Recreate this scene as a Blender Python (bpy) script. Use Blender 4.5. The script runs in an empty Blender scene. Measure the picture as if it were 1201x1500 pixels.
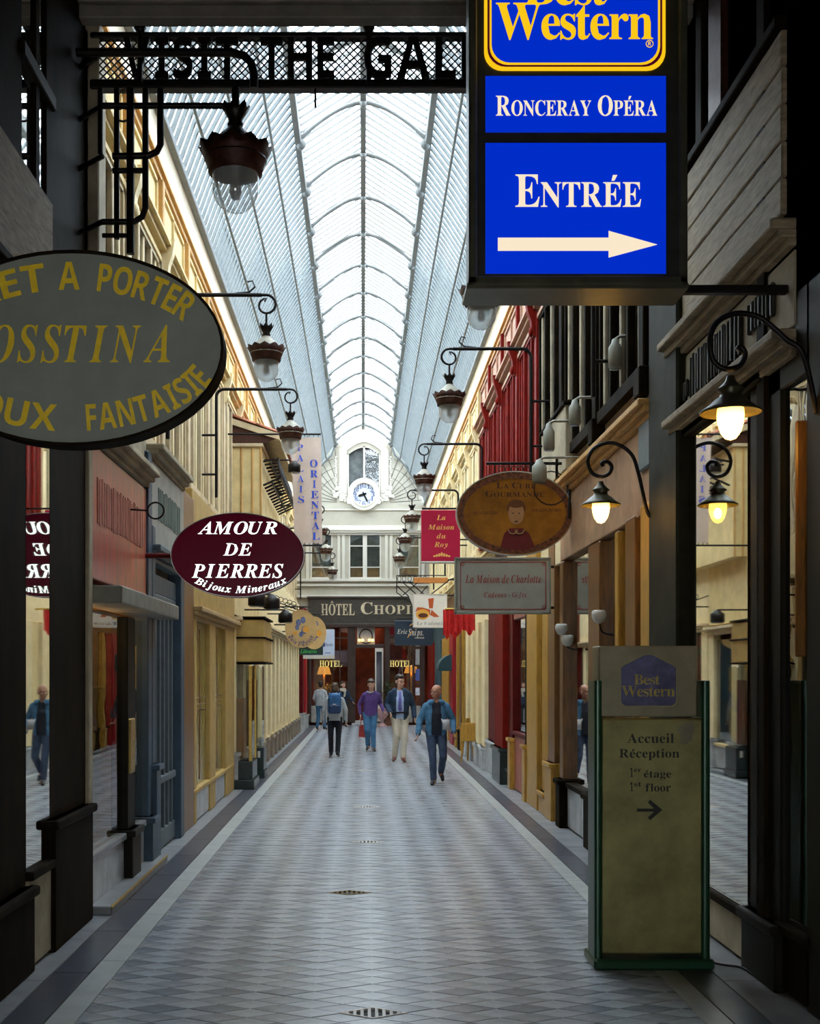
import bpy, bmesh, math, random
from mathutils import Vector, Matrix
R = random.Random(7)
SC = bpy.context.scene
COL = SC.collection
PI = math.pi
F, VX, VY, H = 1700.0, 532.0, 988.0, 1.9      # focal length and vanishing point for the 1201x1500 frame, eye height

# ---------------------------------------------------------------- camera, world, exposure
cam = bpy.data.cameras.new('camera')
cam.sensor_fit = 'VERTICAL'; cam.sensor_height = 36.0
cam.lens = 36.0 * F / 1500.0
cam.shift_x = (600.5 - VX) / 1500.0
cam.shift_y = (VY - 750.0) / 1500.0
cam.clip_end = 200
camo = bpy.data.objects.new('camera', cam); COL.objects.link(camo)
camo.location = (0, 0, H); camo.rotation_euler = (PI / 2, 0, 0)
SC.camera = camo
W = bpy.data.worlds.new('sky'); SC.world = W; W.use_nodes = True
bg = W.node_tree.nodes['Background']
bg.inputs[0].default_value = (0.93, 0.965, 1.0, 1); bg.inputs[1].default_value = 8.6
vs = SC.view_settings
SC.display_settings.display_device = 'sRGB'
vs.view_transform = 'Standard'; vs.look = 'None'; vs.gamma = 1.0; vs.use_curve_mapping = False
vs.exposure = 0.28
SC.cycles.use_denoising = True
SC.cycles.max_bounces = 9; SC.cycles.diffuse_bounces = 4; SC.cycles.glossy_bounces = 4
SC.cycles.transmission_bounces = 6; SC.cycles.transparent_max_bounces = 16
SC.cycles.sample_clamp_indirect = 6.0
SC.cycles.caustics_reflective = False; SC.cycles.caustics_refractive = False

# ---------------------------------------------------------------- materials
MATS = {}
def mat(name, c, rough=0.6, metal=0.0, var=0.15, scale=6.0, bump=0.0, emit=None, estr=0.0, spec=0.4, stretch=None, dark=None):
    if name in MATS: return MATS[name]
    m = bpy.data.materials.new(name); m.use_nodes = True; MATS[name] = m
    nt = m.node_tree; b = nt.nodes['Principled BSDF']
    b.inputs['Roughness'].default_value = rough; b.inputs['Metallic'].default_value = metal
    b.inputs['Specular IOR Level'].default_value = spec
    col = (c[0], c[1], c[2], 1)
    if var > 0 or bump > 0:
        tc = nt.nodes.new('ShaderNodeTexCoord'); mp = nt.nodes.new('ShaderNodeMapping')
        nt.links.new(tc.outputs['Object'], mp.inputs[0])
        if stretch: mp.inputs['Scale'].default_value = stretch
        n = nt.nodes.new('ShaderNodeTexNoise'); n.inputs['Scale'].default_value = scale; n.inputs['Detail'].default_value = 5
        n.inputs['Roughness'].default_value = 0.65
        nt.links.new(mp.outputs[0], n.inputs[0])
        r = nt.nodes.new('ShaderNodeValToRGB')
        d = dark if dark else tuple(x * (1 - var * 1.6) for x in c)
        l = tuple(min(1, x * (1 + var)) for x in c)
        r.color_ramp.elements[0].position = 0.3; r.color_ramp.elements[0].color = (d[0], d[1], d[2], 1)
        r.color_ramp.elements[1].position = 0.72; r.color_ramp.elements[1].color = (l[0], l[1], l[2], 1)
        nt.links.new(n.outputs[0], r.inputs[0]); nt.links.new(r.outputs[0], b.inputs['Base Color'])
        if bump > 0:
            bp = nt.nodes.new('ShaderNodeBump'); bp.inputs['Strength'].default_value = bump; bp.inputs['Distance'].default_value = 0.02
            nt.links.new(n.outputs[0], bp.inputs['Height']); nt.links.new(bp.outputs[0], b.inputs['Normal'])
    else:
        b.inputs['Base Color'].default_value = col
    if emit:
        b.inputs['Emission Color'].default_value = (emit[0], emit[1], emit[2], 1); b.inputs['Emission Strength'].default_value = estr
    return m

def glassmat(name, tint=(1, 1, 1), ior=1.6, base=0.0, rough=0.0, wave=0.0, haze=0.0):
    m = bpy.data.materials.new(name); m.use_nodes = True; MATS[name] = m
    nt = m.node_tree; nt.nodes.clear()
    out = nt.nodes.new('ShaderNodeOutputMaterial'); mix = nt.nodes.new('ShaderNodeMixShader')
    tr = nt.nodes.new('ShaderNodeBsdfTransparent'); tr.inputs[0].default_value = (*tint, 1)
    gl = nt.nodes.new('ShaderNodeBsdfGlossy'); gl.inputs['Roughness'].default_value = rough
    fr = nt.nodes.new('ShaderNodeFresnel'); fr.inputs[0].default_value = ior
    ad = nt.nodes.new('ShaderNodeMath'); ad.operation = 'ADD'; ad.use_clamp = True; ad.inputs[1].default_value = base
    ge = nt.nodes.new('ShaderNodeNewGeometry'); iv = nt.nodes.new('ShaderNodeMath'); iv.operation = 'SUBTRACT'; iv.inputs[0].default_value = 1
    mu = nt.nodes.new('ShaderNodeMath'); mu.operation = 'MULTIPLY'
    nt.links.new(fr.outputs[0], ad.inputs[0]); nt.links.new(ge.outputs['Backfacing'], iv.inputs[1])
    nt.links.new(ad.outputs[0], mu.inputs[0]); nt.links.new(iv.outputs[0], mu.inputs[1]); nt.links.new(mu.outputs[0], mix.inputs[0])
    first = tr.outputs[0]
    if haze > 0:
        tl = nt.nodes.new('ShaderNodeBsdfTranslucent'); tl.inputs[0].default_value = (*tint, 1)
        mh = nt.nodes.new('ShaderNodeMixShader'); mh.inputs[0].default_value = haze
        nt.links.new(tr.outputs[0], mh.inputs[1]); nt.links.new(tl.outputs[0], mh.inputs[2]); first = mh.outputs[0]
    nt.links.new(first, mix.inputs[1]); nt.links.new(gl.outputs[0], mix.inputs[2])
    nt.links.new(mix.outputs[0], out.inputs[0])
    if wave > 0:
        tc = nt.nodes.new('ShaderNodeTexCoord'); n = nt.nodes.new('ShaderNodeTexNoise'); n.inputs['Scale'].default_value = 1.7
        bp = nt.nodes.new('ShaderNodeBump'); bp.inputs['Strength'].default_value = wave; bp.inputs['Distance'].default_value = 0.02
        nt.links.new(tc.outputs['Object'], n.inputs[0]); nt.links.new(n.outputs[0], bp.inputs['Height']); nt.links.new(bp.outputs[0], gl.inputs['Normal'])
    return m

IRON = mat('black cast iron', (0.018, 0.014, 0.012), 0.45, 0.6, 0.3, 20, 0.1)
IRONG = mat('grey painted iron', (0.15, 0.16, 0.155), 0.5, 0.2, 0.12, 8)
RUST = mat('red oxide iron', (0.07, 0.022, 0.012), 0.5, 0.3, 0.3, 20, 0.1)
PATINA = mat('pale zinc hood', (0.36, 0.33, 0.26), 0.6, 0.2, 0.25, 14)
CREAM = mat('cream painted plaster', (0.76, 0.58, 0.27), 0.65, 0, 0.14, 3, 0.15)
CREAM2 = mat('pale cream paint', (0.84, 0.68, 0.38), 0.6, 0, 0.1, 4, 0.1)
IVORY = mat('ivory cornice plaster', (0.92, 0.80, 0.60), 0.7, 0, 0.06, 2)
OCHRE = mat('ochre moulding', (0.62, 0.34, 0.10), 0.55, 0, 0.15, 8)
WHITE = mat('white facade render', (0.44, 0.40, 0.32), 0.7, 0, 0.06, 3)
WHITE2 = mat('white gloss paint', (0.60, 0.56, 0.48), 0.4, 0, 0.03, 3)
GREYL = mat('grey joint line', (0.16, 0.14, 0.11), 0.8, 0, 0.1, 9)  # grey for the thin sunburst lines on the gable
REDP = mat('oxblood red paint', (0.19, 0.008, 0.003), 0.6, 0, 0.2, 6, spec=0.1)
REDD = mat('deep burgundy paint', (0.10, 0.004, 0.003), 0.5, 0, 0.2, 5, spec=0.15)
REDB = mat('bright red paint', (0.36, 0.008, 0.015), 0.4, 0, 0.1, 5)
ROSE = mat('rosy wood panel', (0.36, 0.10, 0.07), 0.45, 0, 0.15, 5)
GOLDW = mat('golden varnished wood', (0.50, 0.26, 0.035), 0.35, 0, 0.25, 5, 0.1, stretch=(6, 6, 0.8))
BROWNW = mat('brown varnished wood', (0.20, 0.085, 0.02), 0.35, 0, 0.3, 5, 0.1, stretch=(6, 6, 0.8))
DARKW = mat('dark stained wood', (0.013, 0.008, 0.003), 0.7, 0, 0.5, 2.2, 0.1, stretch=(2, 2, 0.8), spec=0.05)
BLACKW = mat('near black paint', (0.008, 0.007, 0.004), 0.55, 0, 0.3, 5, spec=0.15)
BLUEP = mat('slate blue paint', (0.04, 0.075, 0.11), 0.45, 0, 0.2, 6)
BLUEG = mat('blue grey paint', (0.11, 0.14, 0.15), 0.5, 0, 0.15, 6)
TEAL = mat('dark teal paint', (0.02, 0.07, 0.085), 0.4, 0, 0.15, 5)
OAKB = mat('weathered grey boards', (0.32, 0.24, 0.14), 0.7, 0, 0.3, 5, 0.2, stretch=(1, 1.2, 7))
CREAML = mat('shaded ochre cream paint', (0.48, 0.31, 0.09), 0.6, 0, 0.15, 4, 0.1); BEIGEL = mat('shaded tan moulding', (0.40, 0.26, 0.10), 0.6, 0, 0.15, 5)  # darker cream and beige; the shade of the lower shops is in the colour
PLASW = mat('warm orange plaster', (0.42, 0.23, 0.11), 0.75, 0, 0.25, 2.2, 0.2)
PLAST = mat('stained plaster', (0.40, 0.33, 0.21), 0.75, 0, 0.25, 2.2, 0.2)
MARBLE = mat('grey veined marble', (0.46, 0.46, 0.45), 0.3, 0, 0.25, 3.5, 0)
MARBD = mat('black marble', (0.018, 0.03, 0.028), 0.25, 0, 0.3, 6)
TERRA = mat('terracotta roof tile', (0.40, 0.13, 0.06), 0.7, 0, 0.25, 10, 0.2)
TLIGHT = mat('light grey floor marble', (0.375, 0.40, 0.425), 0.26, 0, 0.15, 5)
TMID = mat('mid grey floor marble', (0.305, 0.315, 0.335), 0.26, 0, 0.18, 5)
TDARK = mat('dark floor marble', (0.215, 0.23, 0.26), 0.26, 0, 0.2, 5)
TSLAB = mat('grey limestone slab', (0.24, 0.245, 0.25), 0.35, 0, 0.2, 3)
TBORD = mat('pale limestone slab', (0.38, 0.39, 0.37), 0.35, 0, 0.15, 3)
TDBORD = mat('slate border slab', (0.065, 0.068, 0.085), 0.3, 0, 0.2, 4)
JOINT = mat('mortar bed', (0.06, 0.058, 0.05), 0.9, 0, 0.2, 12)
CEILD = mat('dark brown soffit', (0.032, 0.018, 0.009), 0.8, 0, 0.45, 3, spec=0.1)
BRASS = mat('worn brass', (0.55, 0.38, 0.10), 0.35, 0.9, 0.15, 12)
STEEL = mat('bright metal', (0.7, 0.7, 0.72), 0.3, 0.9, 0.05, 12)
MIRROR = mat('old mirror', (0.72, 0.72, 0.68), 0.02, 1.0, 0.04, 3)
GLASS = glassmat('shop window glass', (0.85, 0.88, 0.85), 1.75, 0.06, 0, 0.05)
GLASSM = glassmat('dark reflective glass', (0.35, 0.36, 0.34), 2.2, 0.22, 0.0, 0.1)
GLOBE = glassmat('clear lantern glass', (0.85, 0.87, 0.87), 1.45, 0.05, 0.05, 0, 0.42)
ROOFG = glassmat('roof glass', (0.93, 0.97, 1.0), 1.12, 0.0, 0.1)
ROOFS = glassmat('blue tinted roof glass', (0.82, 0.90, 0.96), 1.1, 0.0, 0.2, 0, 0.02)  # blue look of side glass at a grazing view put into the tint
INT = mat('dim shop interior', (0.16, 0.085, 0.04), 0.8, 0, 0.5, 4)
INTG = mat('olive blind', (0.40, 0.32, 0.10), 0.6, 0, 0.2, 4, stretch=(1, 1, 0.4))
SIGNGR = mat('grey green sign paint', (0.23, 0.24, 0.20), 0.4, 0, 0.1, 4)
YEL = mat('ochre yellow letter', (0.85, 0.58, 0.02), 0.5, 0, 0.1, 20)
MAROON = mat('maroon sign face', (0.035, 0.002, 0.006), 0.25, 0, 0, 4, emit=(0.10, 0.0, 0.012), estr=0.22)
LITW = mat('backlit white letter', (0.9, 0.95, 1), 0.4, 0, 0, 4, emit=(0.85, 1.0, 0.95), estr=1.6)
BWBLUE = mat('backlit blue acrylic', (0.0, 0.01, 0.2), 0.3, 0, 0, 4, emit=(0.0, 0.028, 0.62), estr=0.72)
BWBLUE2 = mat('backlit deep blue acrylic', (0.0, 0.01, 0.2), 0.3, 0, 0, 4, emit=(0.0, 0.022, 0.55), estr=0.75)
BWYEL = mat('backlit yellow acrylic', (0.1, 0.07, 0.0), 0.3, 0, 0, 4, emit=(1.0, 0.60, 0.01), estr=0.78)
BWCREAM = mat('backlit cream letter', (0.1, 0.09, 0.07), 0.3, 0, 0, 4, emit=(1.0, 0.84, 0.62), estr=0.78)
BWRED = mat('backlit dark red line', (0.1, 0.0, 0.02), 0.3, 0, 0, 4, emit=(0.06, 0.0, 0.02), estr=0.4)
CASE = mat('dark sign casing', (0.055, 0.052, 0.04), 0.4, 0.3, 0.2, 5)
BULB = mat('glowing bulb', (1, 0.8, 0.4), 0.3, 0, 0, 4, emit=(1.0, 0.58, 0.12), estr=4.5)
BULBG = mat('unlit bulb', (0.20, 0.17, 0.12), 0.25, 0, 0.2, 8)
SHADE = mat('olive enamel shade', (0.07, 0.06, 0.025), 0.35, 0.3, 0.2, 8)

# ---------------------------------------------------------------- mesh builder
class MB:
    def __init__(s): s.v = []; s.f = []; s.sm = []; s.mi = []; s.cur = 0
    def add(s, vs_, fs_, smooth=False):
        b = len(s.v); s.v += [tuple(x) for x in vs_]
        for f in fs_: s.f.append([b + i for i in f]); s.sm.append(smooth); s.mi.append(s.cur)
        return s
    def box(s, x0, x1, y0, y1, z0, z1):
        if x0 > x1: x0, x1 = x1, x0
        if y0 > y1: y0, y1 = y1, y0
        if z0 > z1: z0, z1 = z1, z0
        v = [(x0, y0, z0), (x1, y0, z0), (x1, y1, z0), (x0, y1, z0), (x0, y0, z1), (x1, y0, z1), (x1, y1, z1), (x0, y1, z1)]
        return s.add(v, [(0, 3, 2, 1), (4, 5, 6, 7), (0, 1, 5, 4), (1, 2, 6, 5), (2, 3, 7, 6), (3, 0, 4, 7)])
    def bbox(s, x0, x1, y0, y1, z0, z1, b=0.01):
        """bevelled box: chamfered along every edge parallel to z and around the top"""
        if x0 > x1: x0, x1 = x1, x0
        if y0 > y1: y0, y1 = y1, y0
        if z0 > z1: z0, z1 = z1, z0
        b = min(b, (x1 - x0) / 3, (y1 - y0) / 3, (z1 - z0) / 3)
        def ring(i, z): return [(x0 + i + b, y0 + i, z), (x1 - i - b, y0 + i, z), (x1 - i, y0 + i + b, z), (x1 - i, y1 - i - b, z), (x1 - i - b, y1 - i, z), (x0 + i + b, y1 - i, z), (x0 + i, y1 - i - b, z), (x0 + i, y0 + i + b, z)]
        rs = [ring(b * .7, z0), ring(0, z0 + b), ring(0, z1 - b), ring(b * .7, z1)]
        v = [p for r in rs for p in r]; f = [tuple(reversed(range(8))), tuple(range(24, 32))]
        for k in range(3):
            for i in range(8): f.append((k * 8 + i, k * 8 + (i + 1) % 8, k * 8 + 8 + (i + 1) % 8, k * 8 + 8 + i))
        return s.add(v, f)
    def prism(s, pts, y0, y1, axis='y'):
        """closed polygon pts (a,b) extruded; axis y: (x,z) pts; axis x: (y,z) pts; axis z: (x,y)"""
        n = len(pts)
        def P(a, b, t): return (a, t, b) if axis == 'y' else ((t, a, b) if axis == 'x' else (a, b, t))
        v = [P(a, b, y0) for a, b in pts] + [P(a, b, y1) for a, b in pts]
        f = [tuple(range(n)), tuple(reversed(range(n, 2 * n)))] + [(i, n + i, n + (i + 1) % n, (i + 1) % n) for i in range(n)]
        return s.add(v, f)
    def tube(s, path, r, n=8, closed=False, taper=None):
        path = [Vector(p) for p in path]; m = len(path); vs_ = []; fs_ = []
        up = Vector((0, 0, 1)); prev = None
        for i, p in enumerate(path):
            a = path[i - 1] if (i > 0 or closed) else p
            b = path[(i + 1) % m] if (i < m - 1 or closed) else p
            t = (b - a).normalized()
            if prev is None:
                u = t.cross(up)
                if u.length < 0.05: u = t.cross(Vector((1, 0, 0)))
                u.normalize()
            else:
                u = prev - t * prev.dot(t); u.normalize()
            prev = u; w = t.cross(u)
            rr = r if taper is None else r * (1 + (taper - 1) * i / (m - 1))
            for k in range(n):
                q = 2 * PI * k / n; vs_.append(p + (u * math.cos(q) + w * math.sin(q)) * rr)
        for i in range(m if closed else m - 1):
            j = (i + 1) % m
            for k in range(n): fs_.append((i * n + k, i * n + (k + 1) % n, j * n + (k + 1) % n, j * n + k))
        s.add(vs_, fs_, True)
        if not closed: s.add(vs_[:n], [tuple(reversed(range(n)))]); s.add(vs_[-n:], [tuple(range(n))])
        return s
    def lathe(s, prof, c, n=20, scallop=None, caps=True):
        """prof: (r, z) bottom to top around the vertical axis through c"""
        vs_ = []; fs_ = []
        for k, (r, z) in enumerate(prof):
            for i in range(n):
                a = 2 * PI * i / n; rr = r; zz = z
                if scallop and k in scallop:
                    q = math.cos(a * scallop[k][0]); zz += q * scallop[k][1]; rr += q * scallop[k][2]
                vs_.append((c[0] + rr * math.cos(a), c[1] + rr * math.sin(a), c[2] + zz))
        for k in range(len(prof) - 1):
            for i in range(n): fs_.append((k * n + i, k * n + (i + 1) % n, k * n + n + (i + 1) % n, k * n + n + i))
        s.add(vs_, fs_, True)
        if caps:
            if prof[0][0] > 1e-4: s.add(vs_[:n], [tuple(reversed(range(n)))])
            if prof[-1][0] > 1e-4: s.add(vs_[-n:], [tuple(range(n))])
        return s
    def ellipsoid(s, c, r, n=16, m=10):
        vs_ = []; fs_ = []
        for j in range(m + 1):
            ph = -PI / 2 + PI * j / m
            for i in range(n):
                a = 2 * PI * i / n
                vs_.append((c[0] + r[0] * math.cos(ph) * math.cos(a), c[1] + r[1] * math.cos(ph) * math.sin(a), c[2] + r[2] * math.sin(ph)))
        for j in range(m):
            for i in range(n): fs_.append((j * n + i, j * n + (i + 1) % n, j * n + n + (i + 1) % n, j * n + n + i))
        return s.add(vs_, fs_, True)
    def disc(s, cx, cz, y0, y1, rx, rz, n=48):
        return s.prism([(cx + rx * math.cos(2 * PI * i / n), cz + rz * math.sin(2 * PI * i / n)) for i in range(n)], y0, y1)
    def ring(s, cx, cz, y0, y1, rx, rz, w, n=48):
        o = [(cx + rx * math.cos(2 * PI * i / n), cz + rz * math.sin(2 * PI * i / n)) for i in range(n)]
        q = [(cx + (rx - w) * math.cos(2 * PI * i / n), cz + (rz - w) * math.sin(2 * PI * i / n)) for i in range(n)]
        return s.loop(o, q, y0, y1)
    def loop(s, o, q, y0, y1):
        n = len(o); v = [(a, y0, b) for a, b in o] + [(a, y0, b) for a, b in q] + [(a, y1, b) for a, b in o] + [(a, y1, b) for a, b in q]
        f = []
        for i in range(n):
            j = (i + 1) % n
            f += [(i, j, n + j, n + i), (2 * n + i, 3 * n + i, 3 * n + j, 2 * n + j), (i, 2 * n + i, 2 * n + j, j), (n + i, n + j, 3 * n + j, 3 * n + i)]
        return s.add(v, f)

def mesh_from(mb, name, mats, off=(0, 0, 0)):
    me = bpy.data.meshes.new(name)
    ox, oy, oz = off
    me.from_pydata([(x - ox, y - oy, z - oz) for x, y, z in mb.v], [], mb.f)
    if not isinstance(mats, (list, tuple)): mats = [mats]
    for m in mats: me.materials.append(m)
    me.polygons.foreach_set('use_smooth', mb.sm)
    if len(mats) > 1: me.polygons.foreach_set('material_index', mb.mi)
    me.update()
    bm = bmesh.new(); bm.from_mesh(me); bmesh.ops.recalc_face_normals(bm, faces=bm.faces); bm.to_mesh(me); bm.free()
    return me

class Thing:
    def __init__(s, name, label=None, cat=None, loc=(0, 0, 0), group=None, kind=None):
        s.o = bpy.data.objects.new(name, None); COL.objects.link(s.o); s.o.location = loc; s.loc = loc
        s.o.empty_display_size = 0.1
        if label: s.o['label'] = label
        if cat: s.o['category'] = cat
        if group: s.o['group'] = group
        if kind: s.o['kind'] = kind
    def part(s, name, mb, mats, label=None, parent=None, stuff=False):
        o = bpy.data.objects.new(name, mesh_from(mb, name, mats, s.loc)); COL.objects.link(o)
        o.parent = parent or s.o
        if label: o['label'] = label
        if stuff: o['kind'] = 'stuff'
        return o
    def inst(s, name, me, loc, parent=None):
        o = bpy.data.objects.new(name, me); COL.objects.link(o); o.parent = parent or s.o
        o.location = (loc[0] - s.loc[0], loc[1] - s.loc[1], loc[2] - s.loc[2]); return o

def single(name, mb, mats, label, cat, loc, group=None, kind=None):
    o = bpy.data.objects.new(name, mesh_from(mb, name, mats, loc)); COL.objects.link(o); o.location = loc
    if label: o['label'] = label
    if cat: o['category'] = cat
    if group: o['group'] = group
    if kind: o['kind'] = kind
    return o

def copy_thing(root, loc, label):
    r = root.copy(); COL.objects.link(r); r.location = loc; r['label'] = label
    for ch in list(root.children):
        c = ch.copy(); COL.objects.link(c); c.parent = r
        for g in ch.children:
            d = g.copy(); COL.objects.link(d); d.parent = c
    return r

def P(px, py, Y): return ((px - VX) * Y / F, Y, H + (VY - py) * Y / F)
def XX(px, Y): return (px - VX) * Y / F
def ZZ(py, Y): return H + (VY - py) * Y / F
XL, XLU, XR = -2.15, -2.5, 2.5
def YL(px): return XL * F / (px - VX)
def YR(px): return XR * F / (px - VX)

# ---------------------------------------------------------------- lettering
STY = {'serif': (0x1D400, 0x1D41A, 0x1D7CE), 'ital': (0x1D468, 0x1D482, 0x1D7CE), 'script': (0x1D4D0, 0x1D4EA, 0x1D7CE),
       'frak': (0x1D56C, 0x1D586, 0x1D7CE), 'sans': None, 'sansb': (0x1D5D4, 0x1D5EE, 0x1D7EC), 'sansi': (0x1D63C, 0x1D656, 0x1D7EC)}
_G = {}
ACC = {'É': ('E', 'a'), 'é': ('e', 'a'), 'Ô': ('O', 'c'), 'ô': ('o', 'c'), "’": ("'", None)}
def glyph(c, style):
    k = (c, style)
    if k in _G: return _G[k]
    base, acc = ACC.get(c, (c, None)); ch = base; st = STY[style]
    if st:
        if 'A' <= base <= 'Z': ch = chr(st[0] + ord(base) - 65)
        elif 'a' <= base <= 'z': ch = chr(st[1] + ord(base) - 97)
        elif '0' <= base <= '9': ch = chr(st[2] + ord(base) - 48)
    cu = bpy.data.curves.new('g', 'FONT'); cu.body = ch; cu.resolution_u = 2
    if style == 'sans': cu.offset = 0.012
    ob = bpy.data.objects.new('g', cu); COL.objects.link(ob); bpy.context.view_layer.update()
    me = ob.to_mesh(); v = [(p.co.x, p.co.y) for p in me.vertices]; f = [tuple(p.vertices) for p in me.polygons]
    ob.to_mesh_clear(); bpy.data.objects.remove(ob); bpy.data.curves.remove(cu)
    if not v: v = [(0, 0)]; f = []
    x0 = min(a for a, b in v); x1 = max(a for a, b in v); y1 = max(b for a, b in v)
    v = [(a - x0, b) for a, b in v]; w = x1 - x0
    if acc:
        n = len(v); m = w / 2
        if acc == 'a': v += [(m - .03, y1 + .04), (m + .07, y1 + .04), (m + .17, y1 + .2), (m + .02, y1 + .2)]; f.append((n, n + 1, n + 2, n + 3))
        else:
            v += [(m - .16, y1 + .04), (m - .08, y1 + .04), (m, y1 + .12), (m + .08, y1 + .04), (m + .16, y1 + .04), (m, y1 + .2)]; f.append((n, n + 1, n + 2, n + 5)); f.append((n + 2, n + 3, n + 4, n + 5))
    _G[k] = (v, f, w); return _G[k]
def layout(s, style, track=0.06, sc=False, narrow=1.0):
    out = []; x = 0
    for c in s:
        if c == ' ': x += 0.28; continue
        k = 1.0
        if sc and (c.islower()): c = c.upper(); k = 0.76
        v, f, w = glyph(c, style); out.append((v, f, w, x, k)); x += w * k * narrow + track
    return out, max(x - track, .01)
def lettering(mb, s, style, cx, cz, w, h, y, t=0.004, sc=False, arc=None, frame='front', flip=False, track=0.06, mirror=False, yof=0):
    """letters with cap height h fitted to width w, centred on (cx, cz). frame front: faces the camera at depth y.
       frame left / right: on a side wall at x=y, running along the passage. arc=(rx, rz, a0, a1): letters along an ellipse"""
    lo, tot = layout(s, style, track, sc)
    kx = w / tot; ky = h / 0.70
    tab = None
    if arc:      # arc-length table, so letters are evenly spaced along the ellipse
        N_ = 120; tab = [0.0]; A_ = [arc[2] + (arc[3] - arc[2]) * i / N_ for i in range(N_ + 1)]
        for i in range(N_): tab.append(tab[-1] + math.hypot(arc[0] * (math.cos(A_[i + 1]) - math.cos(A_[i])), arc[1] * (math.sin(A_[i + 1]) - math.sin(A_[i]))))
    if arc and w < 0: kx = tab[-1] * .98 / tot
    for v, f, gw, x, k in lo:
        pts = []
        if arc:
            rx, rz, a0, a1 = arc; mid = (x + gw * k / 2) / tot; q_ = next((i for i in range(1, 121) if tab[i] >= mid * tab[-1]), 120); a = A_[q_ - 1] + (A_[q_] - A_[q_ - 1]) * (mid * tab[-1] - tab[q_ - 1]) / max(1e-9, tab[q_] - tab[q_ - 1])
            ex, ez = cx + rx * math.cos(a), cz + rz * math.sin(a)
            tx, tz = (-rx * math.sin(a), rz * math.cos(a)); 
            if a1 < a0: tx, tz = -tx, -tz
            L = math.hypot(tx, tz); tx /= L; tz /= L
            for a_, b_ in v:
                u = (a_ - gw / 2) * k * kx; q = (b_ * k - 0.35) * ky
                pts.append((ex + tx * u - tz * q, ez + tz * u + tx * q))
        else:
            for a_, b_ in v: pts.append((cx - w / 2 + (x + a_ * k) * kx, cz - h / 2 + b_ * k * ky))
        if mirror: pts = [(2 * cx - a, b) for a, b in pts]
        n = len(pts)
        if frame == 'front': V = [(a, y - t, b) for a, b in pts] + [(a, y, b) for a, b in pts]
        elif frame == 'left': V = [(y + t, a, b) for a, b in pts] + [(y, a, b) for a, b in pts]
        else: V = [(y - t, 2 * cx - a, b) for a, b in pts] + [(y, 2 * cx - a, b) for a, b in pts]
        E = {}
        for q in f:
            for i in range(len(q)):
                e = (q[i], q[(i + 1) % len(q)]); E[e] = 1
        sides = [(a, b, b + n, a + n) for (a, b) in E if (b, a) not in E]
        mb.add(V, list(f) + (sides if t > 0.008 else []))
    return mb

for _st, _tx in (('serif', 'HÔTELCHOPINBestWesternRONCERAYOPÉRAENTRÉELACUREGOURMANDENATURALBIOPALAISORIENTALAccueilRéceptionétagefloor1erst0123456789'), ('ital', 'BOSSTINAAMOURDEPIERRESBijouxMinerauxLaMaisonduRoyMusée'),
                 ('sansb', 'PRETAPORTERBIJOUXFANTAISIEBOUTIQUEANTIQUITEVISITTHEGALLERYBARRBISCUITIERCHOCOLATIERCOIFFEUR'), ('ital', 'LaMaisondeCharlotteCadeaux-GiftsLeValentinEricSnips.Librairie'), ('frak', 'Paind’EpicesJouets'), ('sans', 'MUSEE')):
    for _c in sorted(set(_tx)): glyph(_c, _st)

# ================================================================= SETTING: FLOOR
FX0, FX1 = -1.57, 1.87
floor = Thing('floor', kind='structure')
mb = MB(); mb.box(-3.4, 3.4, -2.0, 45.5, -0.3, -0.012); floor.part('mortar_bed', mb, JOINT)
def clip(poly, x0, x1):
    for s, lim in ((1, x0), (-1, x1)):
        out = []
        for i in range(len(poly)):
            a, b = poly[i], poly[(i + 1) % len(poly)]
            ia, ib = s * (a[0] - lim) >= 0, s * (b[0] - lim) >= 0
            if ia: out.append(a)
            if ia != ib:
                t = (lim - a[0]) / (b[0] - a[0]); out.append((lim, a[1] + t * (b[1] - a[1])))
        poly = out
        if not poly: return poly
    return poly
TW, TH = 0.35, 0.175
DR = [(XX(568, 6.53), 6.53), (XX(516, 10.05), 10.05), (XX(547, 13.1), 13.1), (XX(545, 16.7), 16.7), (XX(541, 23.0), 23.0)]
# snap the drains to the tile lattice
DRC = []
for x, y in DR:
    best = None
    for j in range(0, 600):
        yy = 1.0 + j * TH / 2
        if abs(yy - y) > TH: continue
        for i in range(12):
            xx = FX0 + 0.05 + i * TW + (TW / 2 if j % 2 else 0)
            d = (xx - x) ** 2 + (yy - y) ** 2
            if best is None or d < best[0]: best = (d, xx, yy)
    DRC.append((best[1], best[2]))
near = 0; stuffmb = MB()
tmesh = {}
j = 0
g = 0.0042
Y = 1.0
while Y < 43.5:
    off = TW / 2 if j % 2 else 0
    for i in range(-1, 12):
        cx = FX0 + 0.05 + i * TW + off
        if any(abs(cx - a) < 0.01 and abs(Y - b) < 0.01 for a, b in DRC): continue
        if j % 2: mi = 0
        else: mi = 1 if (j // 2) % 2 else 2
        a, b = TW / 2 - g * 2, TH / 2 - g
        full = [(cx - a, Y), (cx, Y - b), (cx + a, Y), (cx, Y + b)]
        po = clip(full, FX0 + .003, FX1 - .003)
        if len(po) < 3: continue
        if Y > 6.15 and near < 300:
            if len(po) == 4 and po[0] == full[0] and mi in tmesh: me = tmesh[mi]
            else:
                m2 = MB(); m2.prism([(p[0] - cx, p[1] - Y) for p in po], -0.012, 0, 'z')
                me = mesh_from(m2, 'tile', [TLIGHT, TMID, TDARK][mi])
                if len(po) == 4: tmesh[mi] = me
            t = floor.inst('tile', me, (cx, Y, R.uniform(-.0012, .0012))); near += 1
        else:
            stuffmb.cur = mi; stuffmb.prism(po, -0.012, R.uniform(-.001, .001), 'z')
    Y += TH / 2; j += 1
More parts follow.
